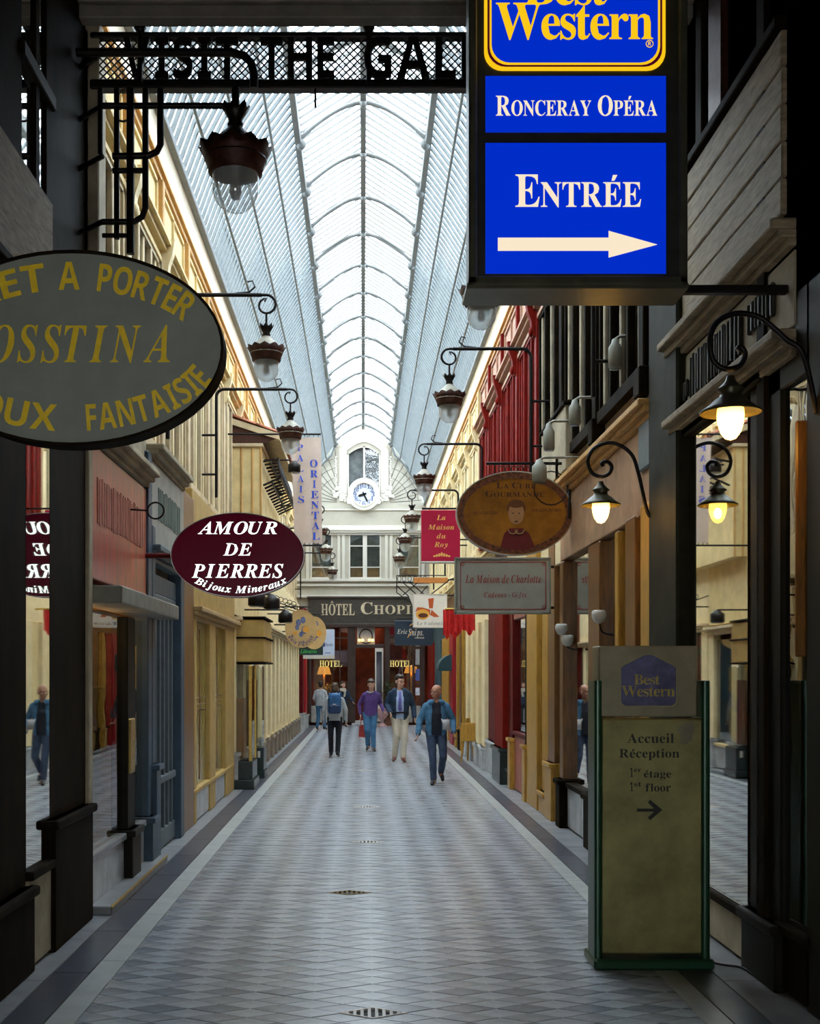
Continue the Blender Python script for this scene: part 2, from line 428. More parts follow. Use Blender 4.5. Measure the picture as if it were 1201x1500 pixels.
floor.part('tile_field', stuffmb, [TLIGHT, TMID, TDARK], stuff=True)
for x0, x1, m, L in ((-1.74, FX0, TBORD, 1.5), (-1.98, -1.74, TDBORD, 1.2), (-2.75, -1.98, TSLAB, 1.4), (FX1, 2.02, TBORD, 1.5), (2.02, 2.23, TDBORD, 1.2), (2.23, 2.85, TSLAB, 1.4)):
    sl = MB(); sl.bbox(x0 + .003, x1 - .003, 0, L - .006, -0.012, 0, 0.003); me = mesh_from(sl, 'slab', m)
    y = 0.2
    while y + L < 44: floor.inst('slab', me, (x0 * 0, y, 0)); y += L
# drains
def drain(x, y, k):
    wide = 0.195; deep = 0.11
    t = Thing('drain_grate', ['white rhombic drain grate with dark slots, nearest the bottom edge of the floor', 'small dirty brown drain in the floor, second from the front',
              'thin dark slotted drain in mid floor, third from the front', 'thin slotted drain in the floor, fourth from the front', 'farthest small drain in the floor behind the walkers, beyond the other drains'][k], 'drain', (x, y, 0), 'drains in the passage floor')
    a, b = wide, deep
    m = MB(); o = [(x - a, y), (x, y - b), (x + a, y), (x, y + b)]; q = [(x - a + .03, y), (x, y - b + .016), (x + a - .03, y), (x, y + b - .016)]
    n = 4; v = [(p[0], p[1], 0.004) for p in o] + [(p[0], p[1], .004) for p in q] + [(p[0], p[1], -.008) for p in o] + [(p[0], p[1], -.008) for p in q]
    f = []
    for i in range(4):
        jn = (i + 1) % 4; f += [(i, jn, 4 + jn, 4 + i), (i, 8 + i, 8 + jn, jn), (4 + i, 4 + jn, 12 + jn, 12 + i)]
    m.add(v, f); mm = WHITE2 if k != 1 else mat('rusty drain', (0.22, 0.15, 0.06), 0.8, 0.2, 0.5, 40)
    t.part('frame', m, mm)
    m = MB(); m.prism([(p[0], p[1]) for p in q], -.011, -.010, 'z'); t.part('sump', m, MATS['near black paint'])
    for i in range(-4, 4):
        xc = x + (i + .5) * 0.041; hh = (b - .012) * (1 - abs(xc - x) / a)
        if hh < .01: continue
        m = MB(); m.box(xc - .009, xc + .009, y - hh, y + hh, -.007, .003); t.part('bar', m, mm)
for k, (x, y) in enumerate(DRC): drain(x, y, k)

# ================================================================= SETTING: WALLS
PORT_Y = 9.1
wl = Thing('wall_left', kind='structure'); wr = Thing('wall_right', kind='structure')
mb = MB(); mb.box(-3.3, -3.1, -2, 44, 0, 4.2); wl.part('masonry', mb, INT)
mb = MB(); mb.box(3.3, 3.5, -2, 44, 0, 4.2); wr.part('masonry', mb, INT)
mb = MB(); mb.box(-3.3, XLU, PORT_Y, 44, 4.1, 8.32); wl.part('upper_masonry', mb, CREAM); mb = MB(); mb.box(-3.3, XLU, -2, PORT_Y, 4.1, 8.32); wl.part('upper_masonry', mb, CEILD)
mb = MB(); mb.box(XR, 3.5, PORT_Y, 44, 4.31, 8.32); wr.part('upper_masonry', mb, mat('dusky upper plaster', (0.30, 0.22, 0.15), 0.7, 0, 0.2, 2))

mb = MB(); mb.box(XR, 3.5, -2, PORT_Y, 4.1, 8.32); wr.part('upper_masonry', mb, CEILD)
def side(sgn):
    X0 = XLU if sgn < 0 else XR
    def B(mb, d0, d1, y0, y1, z0, z1, bev=False):
        a, b = X0 - sgn * d0, X0 - sgn * d1
        return (mb.bbox if bev else mb.box)(a, b, y0, y1, z0, z1)
    return X0, B
# module of the upper storeys, repeated every 2.05 m
MOD = 2.05
def upper(sgn, T, y0, n, cols):
    X0, B = side(sgn)
    for k in range(n):
        a = y0 + k * MOD
        c = cols(a + MOD / 2); fr, main, slat, panel = c
        m = MB(); B(m, 0, .10, a - .09, a + .09, 4.3, 6.95, True); B(m, 0, .14, a - .11, a + .11, 4.3, 4.55, True); T.part('pilaster', m, main)
        m = MB(); B(m, 0, .10, a - .06, a + .06, 7.15, 7.85, True); T.part('frieze_post', m, fr)
        m = MB(); xs = X0 - sgn * .10
        pf = [(.0, 6.6), (.03, 6.62), (.055, 6.7), (.065, 6.82), (.11, 6.95), (.14, 7.12), (.0, 7.12)]
        m.add([(X0 - sgn * (.1 + p[0]), a - .07, p[1]) for p in pf] + [(X0 - sgn * (.1 + p[0]), a + .07, p[1]) for p in pf],
              [tuple(range(7)), tuple(range(7, 14))] + [(i, (i + 1) % 7, 7 + (i + 1) % 7, 7 + i) for i in range(7)])
        m.ellipsoid((X0 - sgn * .16, a, 6.68), (.035, .05, .07), 10, 6)
        T.part('bracket', m, slat if slat is not GLASSM else main)
        m = MB(); q0, q1 = a + .1, a + MOD - .1                    # entablature ledge
        B(m, 0, .14, q0 - .03, q1 + .03, 6.98, 7.04); B(m, 0, .20, q0 - .03, q1 + .03, 7.04, 7.08); B(m, 0, .09, q0 - .03, q1 + .03, 6.84, 6.9); T.part('ledge', m, panel)
        m = MB(); B(m, 0, .025, a + .16, a + MOD - .16, 7.2, 7.8)
        for z in (7.2, 7.76): B(m, .02, .055, a + .16, a + MOD - .16, z, z + .04)
        for yy in (a + .16, a + MOD / 2 - .03, a + MOD - .2): B(m, .02, .055, yy, yy + .04, 7.2, 7.8)
        T.part('frieze_panel', m, panel)
        m = MB(); B(m, -.02, .015, a + .14, a + MOD - .14, 4.6, 6.8); T.part('window_pane', m, GLASSM if slat is not REDP else REDD)
        m = MB()
        for yy in (a + .13, a + MOD - .19): B(m, 0, .07, yy, yy + .06, 4.5, 6.85)
        B(m, 0, .07, a + .13, a + MOD - .13, 6.79, 6.85); B(m, 0, .09, a + .13, a + MOD - .13, 4.48, 4.6); T.part('window_frame', m, main)
        nb = 5
        for i in range(nb):
            yy = a + .28 + i * (MOD - .56) / (nb - 1)
            m = MB(); B(m, 0, .05 + .02 * (i % 2), yy - .035, yy + .035, 4.6, 6.8, True); T.part('mullion', m, main if i % 2 else slat)
    # cornice: ochre ledge and ivory cove
    ye = y0 + n * MOD
    m = MB(); B(m, 0, .07, PORT_Y, 43.6, 7.86, 7.93); B(m, 0, .11, PORT_Y, 43.6, 7.93, 7.97); T.part('cornice_ledge', m, OCHRE)
    seg = 8; pr = []
    for i in range(seg + 1):
        q = PI / 2 * i / seg; pr.append((.11 + .10 * (1 - math.cos(q)) * 0 + .13 * (1 - math.cos(q)), 7.97 + .36 * math.sin(q)))
    pr = [(.0, 7.97)] + pr + [(.0, 8.33)]
    m = MB(); n_ = len(pr)
    m.add([(X0 - sgn * p[0], PORT_Y, p[1]) for p in pr] + [(X0 - sgn * p[0], 43.6, p[1]) for p in pr],
          [tuple(range(n_)), tuple(range(n_, 2 * n_))] + [(i, (i + 1) % n_, n_ + (i + 1) % n_, n_ + i) for i in range(n_)])
    T.part('cornice_cove', m, IVORY)
BEIGE = mat('beige frame paint', (0.62, 0.48, 0.28), 0.6, 0, 0.15, 5)
PINK = mat('dusty rose panel', (0.50, 0.28, 0.18), 0.6, 0, 0.15, 5)
def colsR(y):
    if y < 15.6: return (DARKW, DARKW, PLAST, PINK)
    if y < 24.6: return (REDP, REDP, REDP, PINK)
    return (CREAM, CREAM2, CREAM2, CREAM2)
def colsL(y): return (OCHRE, BEIGE, CREAM2, CREAM)
m = MB(); m.bbox(2.36, 2.52, 13.55, 15.3, 4.3, 5.05, .01); wr.part('plaster_panel', m, PLAST)
m = MB(); m.bbox(2.33, 2.52, 13.5, 15.35, 5.05, 5.1, .01); wr.part('window_sill', m, DARKW)
upper(-1, wl, 9.9, 16, colsL); upper(1, wr, 10.05, 16, colsR)

# end wall -------------------------------------------------------------------
EY = 43.6
def ex(px): return XX(px, EY)
def ez(py): return ZZ(py, EY)
we = Thing('wall_back', kind='structure')
def roof_x(z):   # half width of the vault at height z
    pts = [(8.3, 2.35), (8.9, 2.12), (9.5, 1.78), (10.05, 1.42), (10.6, 1.05), (11.3, 0.0)]
    if z <= 8.3: return 2.35
    for (a, xa), (b, xb) in zip(pts, pts[1:]):
        if z <= b: return xa + (xb - xa) * (z - a) / (b - a)
    return 0
prof = [(-2.6, 8.33)] + [(-roof_x(z) - .04, z) for z in (8.34, 8.9, 9.5, 10.05, 10.6)] + [(0, 11.38)] + [(roof_x(z) + .04, z) for z in (10.6, 10.05, 9.5, 8.9, 8.34)] + [(2.6, 8.33)]
zs = ez(915)
# facade with openings: assembled from strips around the openings
m = MB()
m.box(-3.3, ex(455), EY, EY + .3, zs, 8.33); m.box(ex(487), ex(511), EY, EY + .3, zs, 8.33); m.box(ex(558), ex(583), EY, EY + .3, zs, 8.33); m.box(ex(615), 3.3, EY, EY + .3, zs, 8.33)
for a, b in ((455, 487), (511, 558), (583, 615)): m.box(ex(a), ex(b), EY, EY + .3, zs, ez(848)); m.box(ex(a), ex(b), EY, EY + .3, ez(782), 8.33)
we.part('facade', m, WHITE)
# gable with arched opening (508..558, 655..728)
gx0, gx1, gz0, gz1 = ex(509), ex(557), ez(727), ez(664)
arch = [(gx0, gz1)] + [(gx0 + (gx1 - gx0) * i / 10, gz1 + .28 * math.sin(PI * i / 10)) for i in range(1, 10)] + [(gx1, gz1)]
m = MB()
m.prism([(-2.6, 8.33)] + [(-roof_x(z) - .04, z) for z in (8.34, 8.9, 9.5, 10.05, 10.6)] + [(gx0, 10.85), (gx0, 8.33)], EY, EY + .3)
m.prism([(gx1, 8.33), (gx1, 10.85)] + [(roof_x(z) + .04, z) for z in (10.6, 10.05, 9.5, 8.9, 8.34)] + [(2.6, 8.33)], EY, EY + .3)
for (a, b) in zip(arch, arch[1:]):
    def top(x): return 11.38 - abs(x) * (11.38 - 10.6) / 1.1
    m.prism([a, b, (b[0], top(b[0])), (a[0], top(a[0]))], EY, EY + .3)
we.part('gable', m, WHITE)
m = MB()    # raised arched surround
for k, (e0, e1, dz) in enumerate(((ex(497), ex(508), 0), (ex(558), ex(569), 0))):
    m.bbox(e0, e1, EY - .06, EY, 8.4, gz1 + .12)
so = [(ex(497) + (ex(569) - ex(497)) * i / 16, gz1 + .1 + .62 * math.sin(PI * i / 16)) for i in range(17)]
si = [(ex(506) + (ex(560) - ex(506)) * i / 16, gz1 + .05 + .36 * math.sin(PI * i / 16)) for i in range(17)]
for i in range(16): m.prism([so[i], so[i + 1], si[i + 1], si[i]], EY - .07, EY)
we.part('window_surround', m, WHITE2)
for k in (-1, 1):    # sunburst boards on both sides of the clock
    for i in range(9):
        a0 = math.radians(4 + i * 9.5); cxx = k * .72; czz = 8.35
        dx, dz = math.cos(a0) * k, math.sin(a0); L0, L1 = .28, .28
        while L1 < 2.1:
            x, z = cxx + dx * (L1 + .05), czz + dz * (L1 + .05)
            if abs(x) > roof_x(z) - .06 or z > 11: break
            L1 += .05
        if L1 - L0 < .15: continue
        nx, nz = -dz, dx
        m = MB(); w0 = .022 * 1; w1 = .012
        if abs(cxx + dx * L0) < .98: L0 += (.98 - abs(cxx + dx * L0)) / max(.15, abs(dx))
        if L1 - L0 < .15: continue
        p = [(cxx + dx * L0 - nx * w1, czz + dz * L0 - nz * w1), (cxx + dx * L1 - nx * w1, czz + dz * L1 - nz * w1), (cxx + dx * L1 + nx * w1, czz + dz * L1 + nz * w1), (cxx + dx * L0 + nx * w1, czz + dz * L0 + nz * w1)]
        m.prism(p, EY - .012, EY); we.part('sunburst_groove', m, GREYL)
    for r in (1.0, 1.35, 1.7):
        m = MB(); pts = [(k * (.72 + r * math.cos(math.radians(a))), 8.35 + r * math.sin(math.radians(a))) for a in range(3, 84, 8)]
        pts = [p for p in pts if .98 < abs(p[0]) < roof_x(p[1]) - .05]
        for a, b in zip(pts, pts[1:]): m.tube([(a[0], EY - .004, a[1]), (b[0], EY - .004, b[1])], .009, 5)
        if m.v: we.part('sunburst_ring', m, GREYL)
for k in (-1, 1):    # carved swags beside clock and garlands
    m = MB()
    rr = random.Random(3)
    for i in range(26):
        t = i / 25; m.ellipsoid((k * (.66 + .42 * t) + rr.uniform(-.06, .06), EY - .03, 8.5 + .45 * math.sin(t * 2.4) + rr.uniform(-.14, .14) - .25 * t), (.06 + .03 * rr.random(), .06, .05 + .04 * rr.random()), 8, 5)
    we.part('carved_swag', m, WHITE2)
    m = MB()
    for i in range(14): m.ellipsoid((k * 1.02 + rr.uniform(-.02, .02), EY - .02, 8.95 + i * .085), (.045, .04, .045), 7, 5)
    we.part('garland', m, WHITE2)
m = MB(); m.bbox(-2.5, 2.5, EY - .05, EY, ez(748), ez(746)); m.bbox(-2.5, 2.5, EY - .16, EY, ez(778), ez(775)); m.bbox(-2.5, 2.5, EY - .12, EY, ez(781), ez(778)); m.bbox(-2.5, 2.5, EY - .05, EY, ez(774.5), ez(770)); we.part('cornice', m, WHITE2)
m = MB(); m.bbox(-2.5, 2.5, EY - .12, EY, ez(852), ez(848)); m.bbox(-2.5, 2.5, EY - .1, EY, ez(859), ez(856)); m.bbox(-2.5, 2.5, EY - .18, EY, ez(876), ez(872)); we.part('string_course', m, WHITE2)
for px in (503, 496, 566, 573, 450, 620):
    m = MB(); m.bbox(ex(px - 2.2), ex(px + 2.2), EY - .05, EY, ez(848), ez(782)); we.part('pilaster_strip', m, WHITE2)
m = MB()
for i in range(120):
    x = -2.45 + i * .041; m.box(x, x + .022, EY - .09, EY, ez(784), ez(781.4))
we.part('dentils', m, WHITE2, stuff=True)
# upper windows
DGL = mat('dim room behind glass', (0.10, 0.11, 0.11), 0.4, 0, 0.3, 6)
BRICKB = mat('brown blind', (0.30, 0.17, 0.08), 0.6, 0, 0.2, 5)
wn = 0
for a, b, double in ((455, 487, 1), (511, 558, 2), (583, 615, 1)):
    wn += 1
    T = Thing('window_%d' % wn, kind='structure', loc=(ex(a), EY, ez(848)))
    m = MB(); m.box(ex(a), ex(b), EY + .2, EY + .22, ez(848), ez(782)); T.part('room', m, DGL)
    x0, x1, z0, z1 = ex(a), ex(b), ez(848), ez(782)
    m = MB(); m.box(x0, x0 + .05, EY - .02, EY + .06, z0, z1); m.box(x1 - .05, x1, EY - .02, EY + .06, z0, z1); m.box(x0, x1, EY - .02, EY + .06, z1 - .05, z1); m.box(x0, x1, EY - .05, EY + .06, z0, z0 + .06); T.part('frame', m, WHITE2)
    cells = [(x0 + .05, x1 - .05)] if double == 1 else [(x0 + .05, (x0 + x1) / 2 - .08), ((x0 + x1) / 2 + .08, x1 - .05)]
    if double == 2:
        m = MB(); m.box((x0 + x1) / 2 - .08, (x0 + x1) / 2 + .08, EY - .03, EY + .06, z0, z1); T.part('mullion', m, WHITE2)
    for c0, c1 in cells:
        for z in (z0 + .42, z0 + 1.22):
            m = MB(); m.box(c0, c1, EY, EY + .05, z, z + .04); T.part('glazing_bar', m, WHITE2)
        for za, zb in ((z0 + .06, z0 + .42), (z0 + .46, z0 + 1.22), (z0 + 1.26, z1 - .05)):
            m = MB(); m.box(c0, c1, EY + .02, EY + .03, za, zb); T.part('pane', m, GLASS)
        m = MB(); m.box(c0 + .02, c1 - .02, EY + .1, EY + .11, z0 + .06, z0 + .42); T.part('blind', m, BRICKB)
T = Thing('window_4', kind='structure', loc=(gx0, EY, gz0))
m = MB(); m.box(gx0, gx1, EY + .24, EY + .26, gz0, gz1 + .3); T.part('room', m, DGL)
m = MB(); m.box(ex(532), ex(534.5), EY + .02, EY + .1, gz0, gz1 + .28)
for i in range(10): m.prism([arch[i], arch[i + 1], (arch[i + 1][0], arch[i + 1][1] - .05), (arch[i][0], arch[i][1] - .05)], EY + .02, EY + .08)
m.box(gx0, gx0 + .05, EY + .02, EY + .08, gz0, gz1); m.box(gx1 - .05, gx1, EY + .02, EY + .08, gz0, gz1); T.part('frame', m, WHITE2)
m = MB(); m.box(ex(534.5), gx1 - .05, EY + .05, EY + .06, gz0, gz1 + .15); T.part('pane', m, glassmat('wavy reflecting pane', (.5, .55, .6), 1.5, .5, 0.02, 0.6))

# ================================================================= SETTING: PORTAL AND NEAR CEILING
cl = Thing('ceiling', kind='structure')
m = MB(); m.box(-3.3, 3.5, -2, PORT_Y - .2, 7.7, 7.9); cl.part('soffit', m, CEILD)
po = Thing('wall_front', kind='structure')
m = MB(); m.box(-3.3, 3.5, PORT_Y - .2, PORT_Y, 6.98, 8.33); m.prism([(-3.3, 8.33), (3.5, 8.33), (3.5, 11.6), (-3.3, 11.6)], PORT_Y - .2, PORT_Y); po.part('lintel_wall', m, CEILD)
m = MB(); m.bbox(-2.3, 2.5, PORT_Y - .32, PORT_Y - .2, ZZ(49, 9), ZZ(30, 9)); m.bbox(-2.3, 2.5, PORT_Y - .36, PORT_Y - .2, ZZ(30, 9), ZZ(25, 9)); po.part('lintel_moulding', m, mat('dusty stone moulding', (0.28, 0.24, 0.19), 0.7, 0, 0.2, 4))
m = MB(); m.bbox(-2.5, XX(150, PORT_Y), PORT_Y - .12, PORT_Y + .12, 4.2, 6.98); po.part('jamb', m, PLAST)
m = MB(); m.box(-3.3, -.85, -2.2, -2, 0, 7.9); m.box(.85, 3.5, -2.2, -2, 0, 7.9); m.box(-.85, .85, -2.2, -2, 2.6, 7.9); wbk = Thing('rear_light_block', kind='structure'); wbk.part('masonry', m, DARKW)   # unseen wall added against sky light; street opening sized to light near signs

# ================================================================= SETTING: GLASS ROOF
rf = Thing('ceiling_glass_roof', kind='structure')
SP = [(2.35, 8.3), (2.14, 8.88), (1.83, 9.48), (1.46, 10.05), (1.05, 10.6)]
RY0, RY1, STEP = PORT_Y, EY, 0.24
def strip(pts, y0, y1, d, inset=0.0):
    """thin profile following pts, thickness d downwards/inwards"""
    m = MB(); n = len(pts)
    nr = []
    for i in range(n):
        a = pts[max(0, i - 1)]; b = pts[min(n - 1, i + 1)]; tx, tz = b[0] - a[0], b[1] - a[1]; L = math.hypot(tx, tz); nr.append((tz / L, -tx / L))
    q = []
    cxm = sum(p[0] for p in pts) / n
    for (x, z), (nx, nz) in zip(pts, nr):
        s = -1 if (nx * (0 - x) + nz * (7 - z)) < 0 else 1
        q.append((x + s * nx * d, z + s * nz * d))
    for i in range(n - 1):
        m.add([(pts[i][0], y0, pts[i][1]), (pts[i + 1][0], y0, pts[i + 1][1]), (q[i + 1][0], y0, q[i + 1][1]), (q[i][0], y0, q[i][1]),
               (pts[i][0], y1, pts[i][1]), (pts[i + 1][0], y1, pts[i + 1][1]), (q[i + 1][0], y1, q[i + 1][1]), (q[i][0], y1, q[i][1])],
              [(0, 1, 2, 3), (4, 7, 6, 5), (0, 4, 5, 1), (2, 6, 7, 3)] + ([(0, 3, 7, 4)] if i == 0 else []) + ([(1, 5, 6, 2)] if i == n - 2 else []))
    return m
SLOPES = []
for s in (-1, 1):
    SLOPES.append(([(s * x, z) for x, z in SP], 'side', s)); SLOPES.append(([(s * 1.05, 10.62), (0, 11.3)], 'top', s))
NST = int((RY1 - RY0) / STEP)
for pts, kind, s in SLOPES:
    dp = .04 if kind == 'side' else .03; wd = .075 if kind == 'side' else .02
    bar = mesh_from(strip(pts, -wd / 2, wd / 2, dp), 'glazing_bar', IRONG)
    off = .004
    pane = mesh_from(strip(pts, wd / 2, STEP - wd / 2, .006), 'pane', ROOFS if kind == 'side' else ROOFG)
    k0 = 0 if kind == 'side' else int((17.3 - RY0) / STEP)
    rb, rp = MB(), MB()
    for k in range(NST + 1):
        y = RY0 + k * STEP
        if k0 <= k < k0 + 75:
            rf.inst('glazing_bar', bar, (0, y, 0))
            if y + STEP < RY1 + .05: rf.inst('pane', pane, (0, y, 0))
        else:
            a = strip(pts, y - wd / 2, y + wd / 2, dp); rb.add(a.v, a.f)
            a = strip(pts, y + wd / 2, y + STEP - wd / 2, .006); rp.add(a.v, a.f)
    rf.part('distant_glazing_bars', rb, IRONG, stuff=True); rf.part('distant_panes', rp, ROOFS if kind == 'side' else ROOFG, stuff=True)
m = MB(); m.bbox(-.05, .05, RY0, RY1, 11.12, 11.33, .01); rf.part('ridge_beam', m, IRONG)
for s in (-1, 1):
    m = MB(); m.bbox(s * 1.05 - .05, s * 1.05 + .05, RY0, RY1, 10.42, 10.66, .01); rf.part('edge_beam', m, IRONG)
    m = MB(); m.bbox(s * 2.33 - .07, s * 2.33 + .07, RY0, RY1, 8.24, 8.34, .01); rf.part('eaves_beam', m, IRONG)
    for x, z in SP[1:-1]:
        m = MB(); m.tube([(s * (x - .07), RY0, z - .05), (s * (x - .07), RY1, z - .05)], .028, 8); rf.part('purlin', m, IRONG)
y = 18.7 - 1.86 * 5
ribm = MB(); pth = []
for i in range(17):
    t = -1 + i / 8.0; pth.append((t * 1.05, 0, 10.5 + .62 * (1 - abs(t) ** 1.7)))
ribm.tube(pth, .038, 8)
for s in (-1, 1):
    ribm.ellipsoid((s * 1.0, 0, 10.44), (.085, .085, .085), 10, 6)
ribm.ellipsoid((0, 0, 11.1), (.07, .07, .07), 10, 6)
rme = mesh_from(ribm, 'rib', IRONG)
while y < 43:
    if y > PORT_Y + .2: rf.inst('rib', rme, (0, y, 0))
    y += 1.86
for yy in (EY - .15,):
    for s in (-1, 1):
        m = MB(); m.tube([(s * 1.05, yy, 10.5), (s * 1.2, yy, 10.1), (s * 1.6, yy, 9.7), (s * 2.1, yy, 8.8)], .04, 8); m.tube([(s * 1.3, yy, 10.35), (s * 2.2, yy, 9.0)], .035, 8); rf.part('end_truss', m, IRONG)


# ================================================================= END OF THE PASSAGE: HOTEL FRONT
HT = Thing('hotel_front', 'dark brown wooden hotel shopfront closing the far end of the arcade', 'shopfront', (0, EY, 0))
HB = mat('chocolate brown joinery', (0.045, 0.025, 0.018), 0.4, 0, 0.2, 6)
HBG = mat('brown sign board', (0.05, 0.04, 0.03), 0.45, 0, 0.15, 6)
HOTI = mat('warm red interior', (0.12, 0.022, 0.010), 0.8, 0, 0.4, 3)
m = MB(); m.bbox(ex(452), ex(640), EY - .14, EY, ez(915), ez(875)); HT.part('sign_board', m, HBG)
m = MB(); m.bbox(ex(450), ex(640), EY - .2, EY, ez(919), ez(914)); m.bbox(ex(450), ex(640), EY - .2, EY, ez(877), ez(874)); HT.part('board_moulding', m, HB)
m = MB(); lettering(m, 'HÔTEL', 'serif', ex(495), ez(893), ex(519) - ex(470), .43, EY - .142, .02); HT.part('lettering', m, mat('aged gilt letter', (0.62, 0.52, 0.34), 0.4, 0, 0.15, 8))
m = MB(); lettering(m, 'Chopin', 'serif', ex(573), ez(891), ex(618) - ex(529), .45, EY - .142, .02, sc=True); HT.part('lettering', m, MATS['aged gilt letter'])
m = MB()
for a, b in ((452, 456), (509, 521), (563, 571), (604, 607), (616, 622)): m.bbox(ex(a), ex(b), EY - .1, EY + .1, .16, ez(915))
HT.part('posts', m, HB) if False else None
for a, b in ((452, 456), (509, 521), (563, 571), (604, 607), (616, 622)):
    m = MB(); m.bbox(ex(a), ex(b), EY - .1, EY + .1, .1, ez(915)); HT.part('post', m, HB)
for a, b in ((456, 509), (571, 604), (607, 616)):
    m = MB(); m.bbox(ex(a), ex(b), EY - .06, EY + .06, .1, .72); m.bbox(ex(a + 2), ex(b - 2), EY - .08, EY, .22, .62); HT.part('stall_riser', m, mat('grey stone riser', (0.4, 0.38, 0.34), 0.6, 0, 0.15, 4))
    m = MB(); m.box(ex(a), ex(b), EY + .02, EY + .03, .72, ez(919)); HT.part('window_pane', m, GLASS)
for px in (497, 599): 
    m = MB(); m.box(ex(px), ex(px + 1.5), EY - .02, EY + .05, .72, ez(919)); HT.part('glazing_bar', m, HB)
for a, b, zz_ in ((456, 509, 3.25), (571, 604, 3.25), (497, 509, 2.3), (607, 616, 2.9), (607, 616, 2.2), (607, 616, 1.5), (497, 509, 1.55)):
    m = MB(); m.box(ex(a), ex(b), EY - .02, EY + .05, zz_, zz_ + .05); HT.part('glazing_bar', m, HB)
m = MB(); m.bbox(ex(521), ex(563), EY - .04, EY + .1, ez(949), ez(944)); HT.part('transom', m, HB)
# fanlight panel with iron hoop
m = MB(); m.box(ex(523), ex(549), EY, EY + .04, ez(944), ez(919)); HT.part('fanlight_panel', m, mat('grey fanlight panel', (0.42, 0.40, 0.38), 0.5, 0, 0.1, 5))
m = MB(); m.tube([(ex(536) + .24 * math.cos(a * PI / 12), EY - .02, ez(932) + .26 * math.sin(a * PI / 12)) for a in range(24)], .022, 6, True); HT.part('fanlight_hoop', m, IRON)
for px in (526.5, 531, 541, 545.5):
    m = MB(); m.ellipsoid((ex(px), EY - .06, ez(938)), (.05, .05, .05), 10, 6); HT.part('lamp_bulb', m, BULB)
m = MB(); m.bbox(ex(549), ex(561), EY - .5, EY - .44, .15, ez(950)); HT.part('open_door_leaf', m, WHITE2)
m = MB(); m.box(ex(551), ex(559), EY - .52, EY - .43, .8, ez(955)); HT.part('door_glass', m, mat('dark door glass', (.03, .03, .04), .1, 0, 0.1, 4))
m = MB(); m.bbox(ex(515), ex(570), EY - .5, EY - .1, 0, .08); m.bbox(ex(520), ex(565), EY - .3, EY + .4, .08, .16); HT.part('doorstep', m, MARBLE)
m = MB(); m.box(-3, 3, EY + 1.6, EY + 1.7, 0, 4); m.box(-3, -2.9, EY + .3, EY + 1.7, 0, 4); m.box(2.9, 3, EY + .3, EY + 1.7, 0, 4); m.box(-3, 3, EY + .3, EY + 1.7, 3.8, 3.9); m.box(-3, 3, EY + .3, EY + 1.7, -.02, .1); HT.part('lobby', m, HOTI)
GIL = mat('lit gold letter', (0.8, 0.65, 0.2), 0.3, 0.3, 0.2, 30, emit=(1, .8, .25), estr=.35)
for a, b in ((468, 501), (571, 603)):
    m = MB(); lettering(m, 'HOTEL', 'serif', (ex(a) + ex(b)) / 2, ez(972), ex(b) - ex(a), .24, EY + .018, .004); HT.part('gilt_lettering', m, GIL)
def side_lamp(x, z, label):
    T = Thing('table_lamp', label, 'lamp', (x, EY + .45, z), 'orange table lamps in the hotel windows')
    m = MB(); m.lathe([(.27, .0), (.2, .26), (.15, .3)], (x, EY + .45, z), 16, caps=False); T.part('lamp_shade', m, mat('orange lampshade', (.9, .4, .08), .6, 0, .1, 9, emit=(1, .36, .06), estr=.55))
    m = MB(); m.lathe([(.1, -(z - .1)), (.1, -(z - .14)), (.02, -(z - .2)), (.03, -.25), (.05, -.1), (.02, .0)], (x, EY + .45, z), 10); T.part('lamp_base', m, BRASS)
    L = bpy.data.lights.new('lamp_light', 'POINT'); L.energy = 18; L.color = (1, .55, .2); L.shadow_soft_size = .1
    o = bpy.data.objects.new('lamp_light', L); COL.objects.link(o); o.parent = T.o; o.location = (0, 0, .12)
side_lamp(ex(474), ez(988), 'orange shaded table lamp in the left hotel window'); side_lamp(ex(603), ez(986), 'orange shaded table lamp in the right hotel window')
L = bpy.data.lights.new('lobby_light', 'AREA'); L.energy = 12; L.size = 1.5; L.color = (1, .6, .3)
o = bpy.data.objects.new('lobby_light', L); COL.objects.link(o); o.location = (0, EY + .9, 3.7)
LEAF = mat('leaf green', (0.06, 0.13, 0.04), 0.5, 0, 0.4, 12); LEAFY = mat('yellow green leaf', (0.35, 0.38, 0.10), 0.5, 0, 0.4, 12)
def bush(name, label, x, y, z, rx, rz, n, mt, pot, seed):
    T = Thing(name, label, 'plant', (x, y, z)); r = random.Random(seed); m = MB()
    for i in range(n):
        a = r.uniform(0, 2 * PI); q = math.sqrt(r.random()); zz = r.random()
        c = Vector((x + rx * q * math.cos(a), y + rx * q * math.sin(a), z + .3 + zz * rz)); d = Vector((math.cos(a), math.sin(a), r.uniform(-.2, .9))).normalized(); s_ = d.cross(Vector((0, 0, 1))).normalized() * .03; L_ = .1
        m.add([c - s_ * .2, c + d * L_ * .5 - s_, c + d * L_, c + d * L_ * .5 + s_], [(0, 1, 2, 3)])
    T.part('foliage', m, mt, stuff=True)
    m = MB(); m.lathe([(.13, 0), (.17, .3), (.18, .3), (.15, .31), (.15, .27)], (x, y, z), 14); T.part('pot', m, pot)
    m = MB(); m.tube([(x, y, z + .25), (x, y, z + .35 + rz * .6)], .015, 6); T.part('stem', m, BROWNW)
POTM = mat('terracotta pot', (0.45, 0.2, 0.12), 0.7, 0, 0.1, 8)
m = MB(); m.bbox(ex(458), ex(508), EY + .34, EY + .8, .1, .75); HB_ = single('display_bench', m, DARKW, 'low dark bench inside the left hotel window', 'bench', (ex(480), EY + .5, .1))
